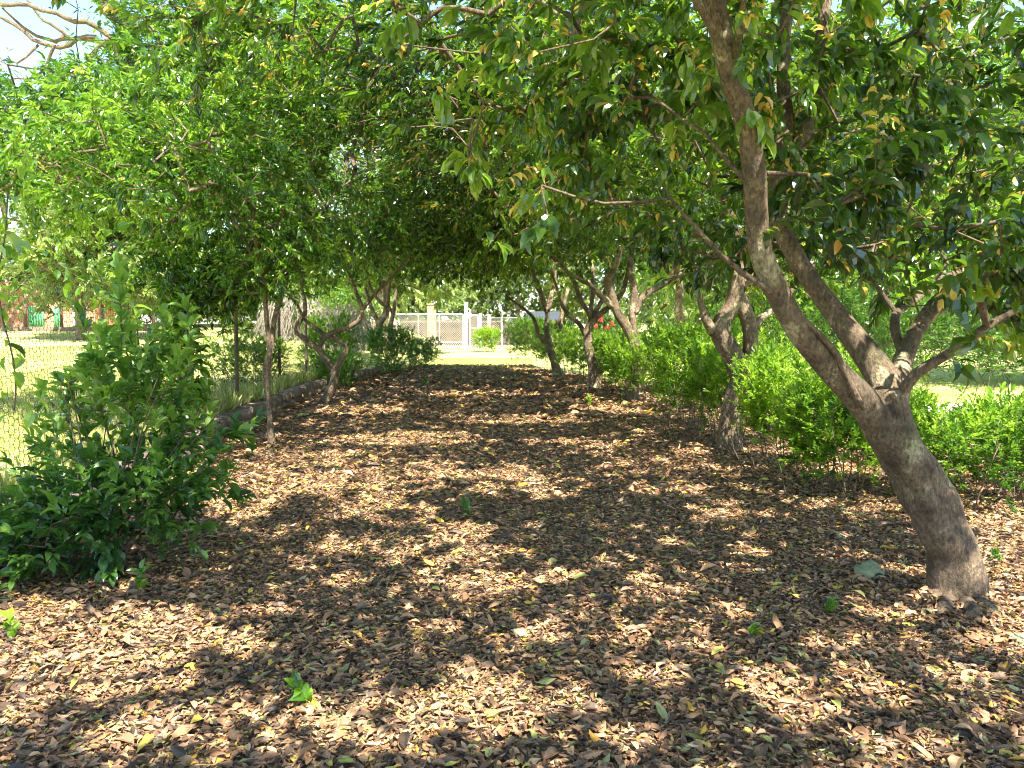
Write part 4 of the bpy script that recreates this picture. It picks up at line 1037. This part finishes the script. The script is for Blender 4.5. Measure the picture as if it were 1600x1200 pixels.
def f3(q):
    x = fx(q[:, 0]); return np.stack([x + .015 * np.sin(q[:, 0] * 3 + q[:, 1] * 4), q[:, 0], terrain(x, q[:, 0]) + .05 + q[:, 1]], 1)
a3, b3 = f3(A_), f3(B_); r_ = .0026
t = (b3 - a3) / np.linalg.norm(b3 - a3, axis=1)[:, None]
nrm = np.tile([1., .1, 0], (len(t), 1)); u1 = np.cross(t, nrm); u1 /= np.linalg.norm(u1, axis=1)[:, None]; u2 = np.cross(t, u1)
ring = [u1 * r_, (-.5 * u1 + .87 * u2) * r_, (-.5 * u1 - .87 * u2) * r_]
V = np.stack([a3 + k for k in ring] + [b3 + k for k in ring], 1).reshape(-1, 3)
o6 = (np.arange(len(a3)) * 6)[:, None, None]
Q = (np.array([[0, 1, 4, 3], [1, 2, 5, 4], [2, 0, 3, 5]])[None] + o6).reshape(-1, 4)
link('wire_mesh', mesh('wire_mesh', V - np.array(F0), Q), M_WIRE, root)
for y in (10.55, 13.6, 16.6, 19.2):
    x = float(fx(y)); z = float(terrain(x, y)); g = Geo()
    g.tube(smoothline([(x, y, z - .1), (x + .01, y, z + 1.0), (x + .02, y, z + 2.0)], .2), [.032] * len(smoothline([(x, y, z - .1), (x + .01, y, z + 1.0), (x + .02, y, z + 2.0)], .2)), 8, .1)
    g.build('post', M_POST, root, True, F0)
g = Geo()
for hgt in (.05, .9, 1.75):
    q = np.array([[fx(y), y, terrain(fx(y), y) + hgt + .02 * math.sin(y)] for y in np.linspace(4.4, 19.2, 40)]); g.tube(q, .0022, 4, cap=False)
g.build('strand', M_WIRE, root, True, F0)

# ------------------------------------------------------------ far gate, fence and buildings
def wp(px, Y): return (px - 800) / FPX * Y * 1.0
GY = 46.0
def hz(py, Y): return float(P(800, py, Y)[2])
gx = lambda px: float(P(px, 540, GY)[0])
def gate(label, px0, px1, top, posts_px, mids, bars=(), group='white chain link gates'):
    b = (gx((px0 + px1) / 2), GY, 0.0)
    root = thing('chain_link_gate', b, label, 'gate', group)
    x0, x1 = gx(px0), gx(px1); g = Geo()
    g.box((x0, GY, top / 2 + .04), (.07, .06, top)); g.box((x1, GY, top / 2 + .04), (.07, .06, top))
    g.box(((x0 + x1) / 2, GY, top + .04), (x1 - x0 - .07, .05, .07)); g.box(((x0 + x1) / 2, GY, .10), (x1 - x0 - .07, .05, .07))
    for m in mids: g.box(((x0 + x1) / 2, GY, m), (x1 - x0 - .07, .04, .05))
    for q in bars: g.box((gx(q), GY, top / 2 + .07), (.05, .035, top - .14))
    g.build('gate_frame', M_WHITE, root, False, b)
    g = Geo(); s = .11; n = int((x1 - x0 + top) / s)
    for k in range(n):
        for sg in (1, -1):
            xa = x0 - top + k * s if sg > 0 else x0 + k * s
            pts = []
            a0 = np.array([xa, 0.14]); a1 = np.array([xa + sg * (top - .1), top])
            # clip to the frame
            tlo, thi = 0., 1.
            dx = a1[0] - a0[0]
            ta, tb = (x0 - a0[0]) / dx, (x1 - a0[0]) / dx
            tlo, thi = max(tlo, min(ta, tb)), min(thi, max(ta, tb))
            if thi - tlo < .02: continue
            q0, q1 = a0 + (a1 - a0) * tlo, a0 + (a1 - a0) * thi
            g.tube([(q0[0], GY + .012 * sg, q0[1]), (q1[0], GY + .012 * sg, q1[1])], .009, 3, cap=False)
    g.build('wire_mesh', M_GALV, root, False, b)
gate('wide white framed chain link double gate across the end of the path', 618, 724, 2.05, (), (.42,), (654, 687))
gate('narrow white pedestrian gate beside the tallest white post', 734, 747, 2.0, (), (1.25,))
for px, h, w, lab in [(728.5, 2.75, .20, 'tallest white gate post between the two gates'), (751, 2.1, .13, 'white post just right of the pedestrian gate'), (765, 1.95, .09, 'thin white fence post behind the yellow bush'), (784, 2.0, .10, 'white fence post nearest the bright hedge end')]:
    root = thing('gate_post', (gx(px), GY + .02, 0), lab, 'post', 'white posts of the far gate')
    g = Geo(); g.box((gx(px), GY + .02, h / 2), (w, w, h)); g.build('shaft', M_WHITE, root, False, (gx(px), GY + .02, 0))
    g = Geo(); g.box((gx(px), GY + .02, h + .022), (w * 1.25, w * 1.25, .04)); g.build('cap', M_WHITE, root, False, (gx(px), GY + .02, 0))
root = thing('chain_link_fence', (gx(775), GY + .3, 0), 'grey chain link fence panel between the white posts and the hedge end', 'fence')
g = Geo(); xa, xb = gx(753), gx(830)
for k in range(int((xb - xa + 1.8) / .13)):
    for sg in (1, -1):
        x_ = xa + k * .13 - (1.8 if sg > 0 else 0); q0 = np.array([x_, .05]); q1 = np.array([x_ + sg * 1.8, 1.85]); dx = q1[0] - q0[0]
        ta, tb = sorted(((xa - q0[0]) / dx, (xb - q0[0]) / dx)); lo, hi = max(0, ta), min(1, tb)
        if hi - lo < .02: continue
        e0, e1 = q0 + (q1 - q0) * lo, q0 + (q1 - q0) * hi
        g.tube([(e0[0], GY + .3 + .01 * sg, e0[1]), (e1[0], GY + .3 + .01 * sg, e1[1])], .006, 3, cap=False)
g.build('wire_mesh', M_GALV, root, False, (gx(775), GY + .3, 0))
g = Geo(); g.tube([(xa, GY + .3, 1.87), (xb, GY + .3, 1.87)], .02, 6); g.build('rail', M_GALV, root, True, (gx(775), GY + .3, 0))
# pillars and masonry behind the gate
def pillar(px, Y, w, h, lab, mat=M_PILLAR):
    x = float(P(px, 530, Y)[0]); root = thing('pillar', (x, Y, 0), lab, 'pillar', 'plastered pillars behind the gate')
    g = Geo(); g.box((x, Y, h / 2), (w, w, h)); g.build('shaft', mat, root, False, (x, Y, 0))
    g = Geo(); g.box((x, Y, h + .055), (w * 1.15, w * 1.15, .10)); g.build('cap', mat, root, False, (x, Y, 0))
pillar(675, 49, .52, 2.7, 'wide pink plastered pillar seen through the double gate')
pillar(615, 49, .42, 2.5, 'pinkish pillar at the left end of the double gate')
pillar(741, 50.5, .34, 2.2, 'brown pillar behind the pedestrian gate', M_BRICKW)
pillar(764, 50.5, .22, 2.0, 'thin pink pillar behind the fence panel')
root = thing('masonry_wall', (-3, 54, 0), 'dark brown masonry wall in the shade behind the gate', 'wall')
g = Geo(); g.box((-3.2, 54, .8), (12, .25, 1.6)); g.build('wall_face', M_BRICKW, root, False, (-3, 54, 0))
g = Geo(); g.box((-3.2, 54, 1.66), (12.1, .34, .11)); g.build('coping', M_STONE, root, False, (-3, 54, 0))
root = thing('boundary_wall', (-10, 47.5, 0), 'low pale plaster boundary wall left of the double gate', 'wall')
g = Geo(); g.box((-10.4, 47.5, .8), (6, .2, 1.6)); g.build('wall_face', M_CREAM, root, False, (-10, 47.5, 0))
g = Geo(); g.box((-10.4, 47.5, 1.655), (6.1, .3, .1)); g.build('coping', M_CREAM, root, False, (-10, 47.5, 0))
# cream house with bluish roof behind the hedge
hx, hy = float(P(850, 500, 44)[0]), 44.0
root = thing('garden_house', (hx, hy, 0), 'cream house with a blue-grey roof behind the far hedge', 'house')
g = Geo(); g.box((hx, hy + 2, .85), (1.7, 4, 1.7)); g.build('wall', M_CREAM, root, False, (hx, hy, 0))
g = Geo()
rv = [(-1.0, -.4, 1.7), (1.0, -.4, 1.7), (1.0, 4.4, 1.7), (-1.0, 4.4, 1.7), (-1.0, 2, 2.25), (1.0, 2, 2.25)]
g.add(np.array(rv) + [hx, hy, 0.003], [[0, 1, 5, 4], [2, 3, 4, 5], [0, 3, 2, 1]], [[1, 2, 5], [3, 0, 4]]); g.build('roof', M_BLUE, root, False, (hx, hy, 0))
for dx in (-.3,):
    g = Geo(); g.box((hx + dx, hy - .012, 1.05), (.9, .05, .8)); w_ = g.build('window', M_WHITE, root, False, (hx, hy, 0))
    g = Geo(); g.box((hx + dx, hy - .04, 1.05), (.76, .02, .66)); g.build('pane', M_GLASS, w_, False, (hx, hy, 0))
# left background: terracotta wall, green sheets, slatted door, post fence
zL = float(terrain(-26, 46))
def LX(px, Y): return float(P(px, 500, Y)[0])
x0_, x1_ = LX(-120, 46), LX(140, 46)
root = thing('terracotta_building', ((x0_ + x1_) / 2, 47, zL), 'low terracotta building with green sheet walling beyond the left lawn', 'building')
og = ((x0_ + x1_) / 2, 47, zL)
g = Geo(); g.box((og[0], 48, zL + 1.35), (x1_ - x0_, 2, 2.7)); g.build('wall', M_ORANGE, root, False, og)
g = Geo(); g.box((og[0], 47.8, zL + 2.78), (x1_ - x0_ + .6, 2.9, .15)); g.build('roof', M_ORANGE, root, False, og)
for a, c_ in ((-60, -8), (44, 71), (83, 96)):
    xa, xb = LX(a, 46.9), LX(c_, 46.9); g = Geo()
    for k in range(int((xb - xa) / .16)):
        g.tube([(xa + k * .16 + .08, 46.93, zL + .05), (xa + k * .16 + .08, 46.93, zL + 1.35)], .075, 6)
    g.build('green_panel', M_GREENP, root, True, og)
xa, xb = LX(112, 46.9), LX(137, 46.9); g = Geo()
for k in range(4):
    g.box((xa + (k + .5) * (xb - xa) / 4, 46.9, zL + .8), ((xb - xa) / 4 - .07, .06, 1.6))
g.build('door', M_WHITE, root, False, og)
root = thing('post_fence', (LX(100, 44), 44, float(terrain(LX(100, 44), 44))), 'dark post fence with kerb along the far edge of the left lawn', 'fence')
of = (LX(100, 44), 44, float(terrain(LX(100, 44), 44)))
for px in (-40, 40, 96, 160, 240, 300):
    x = LX(px, 44); z = float(terrain(x, 44)); g = Geo(); g.tube([(x, 44, z - .1), (x, 44, z + 1.0), (x + .02, 44, z + 2.1)], .09, 8, .1); g.build('post', M_POST, root, True, of)
g = Geo()
for px in range(-60, 320, 20):
    x = LX(px + 10, 44); z = float(terrain(x, 44)); g.box((x, 43.9, z + .10), (.74, .2, .24), 0, .012)
g.build('kerb', M_STONE, root, False, of)
g = Geo()
for hgt in (.5, 1.0, 1.5, 2.0):
    q = [(LX(px, 44), 44.1, float(terrain(LX(px, 44), 44)) + hgt) for px in range(-60, 310, 20)]; g.tube(q, .012, 4, cap=False)
g.build('strand', M_WIRE, root, True, of)
# grey service track across the right field
q = np.array([[5.2, 14.0], [8, 13.0], [12, 12.6], [18, 12.4], [30, 12.4]]); q2 = q + [0, 1.3]
V = np.vstack([np.column_stack([smoothline(np.column_stack([a, np.zeros(5)]), .6)[:, :2], np.zeros(len(smoothline(np.column_stack([a, np.zeros(5)]), .6)))]) for a in (q, q2)])
h_ = len(V) // 2; V[:, 2] = terrain(V[:, 0], V[:, 1]) + .01
k = np.arange(h_ - 1)
props(link('track', mesh('track', V, np.stack([k, k + 1, k + 1 + h_, k + h_], 1)), simple('dusty_track', (0.42, 0.37, 0.31), .15, 6, .95, .4)), kind='structure')
print('tris', sum(len(o.data.polygons) for o in bpy.data.objects if o.type == 'MESH'))
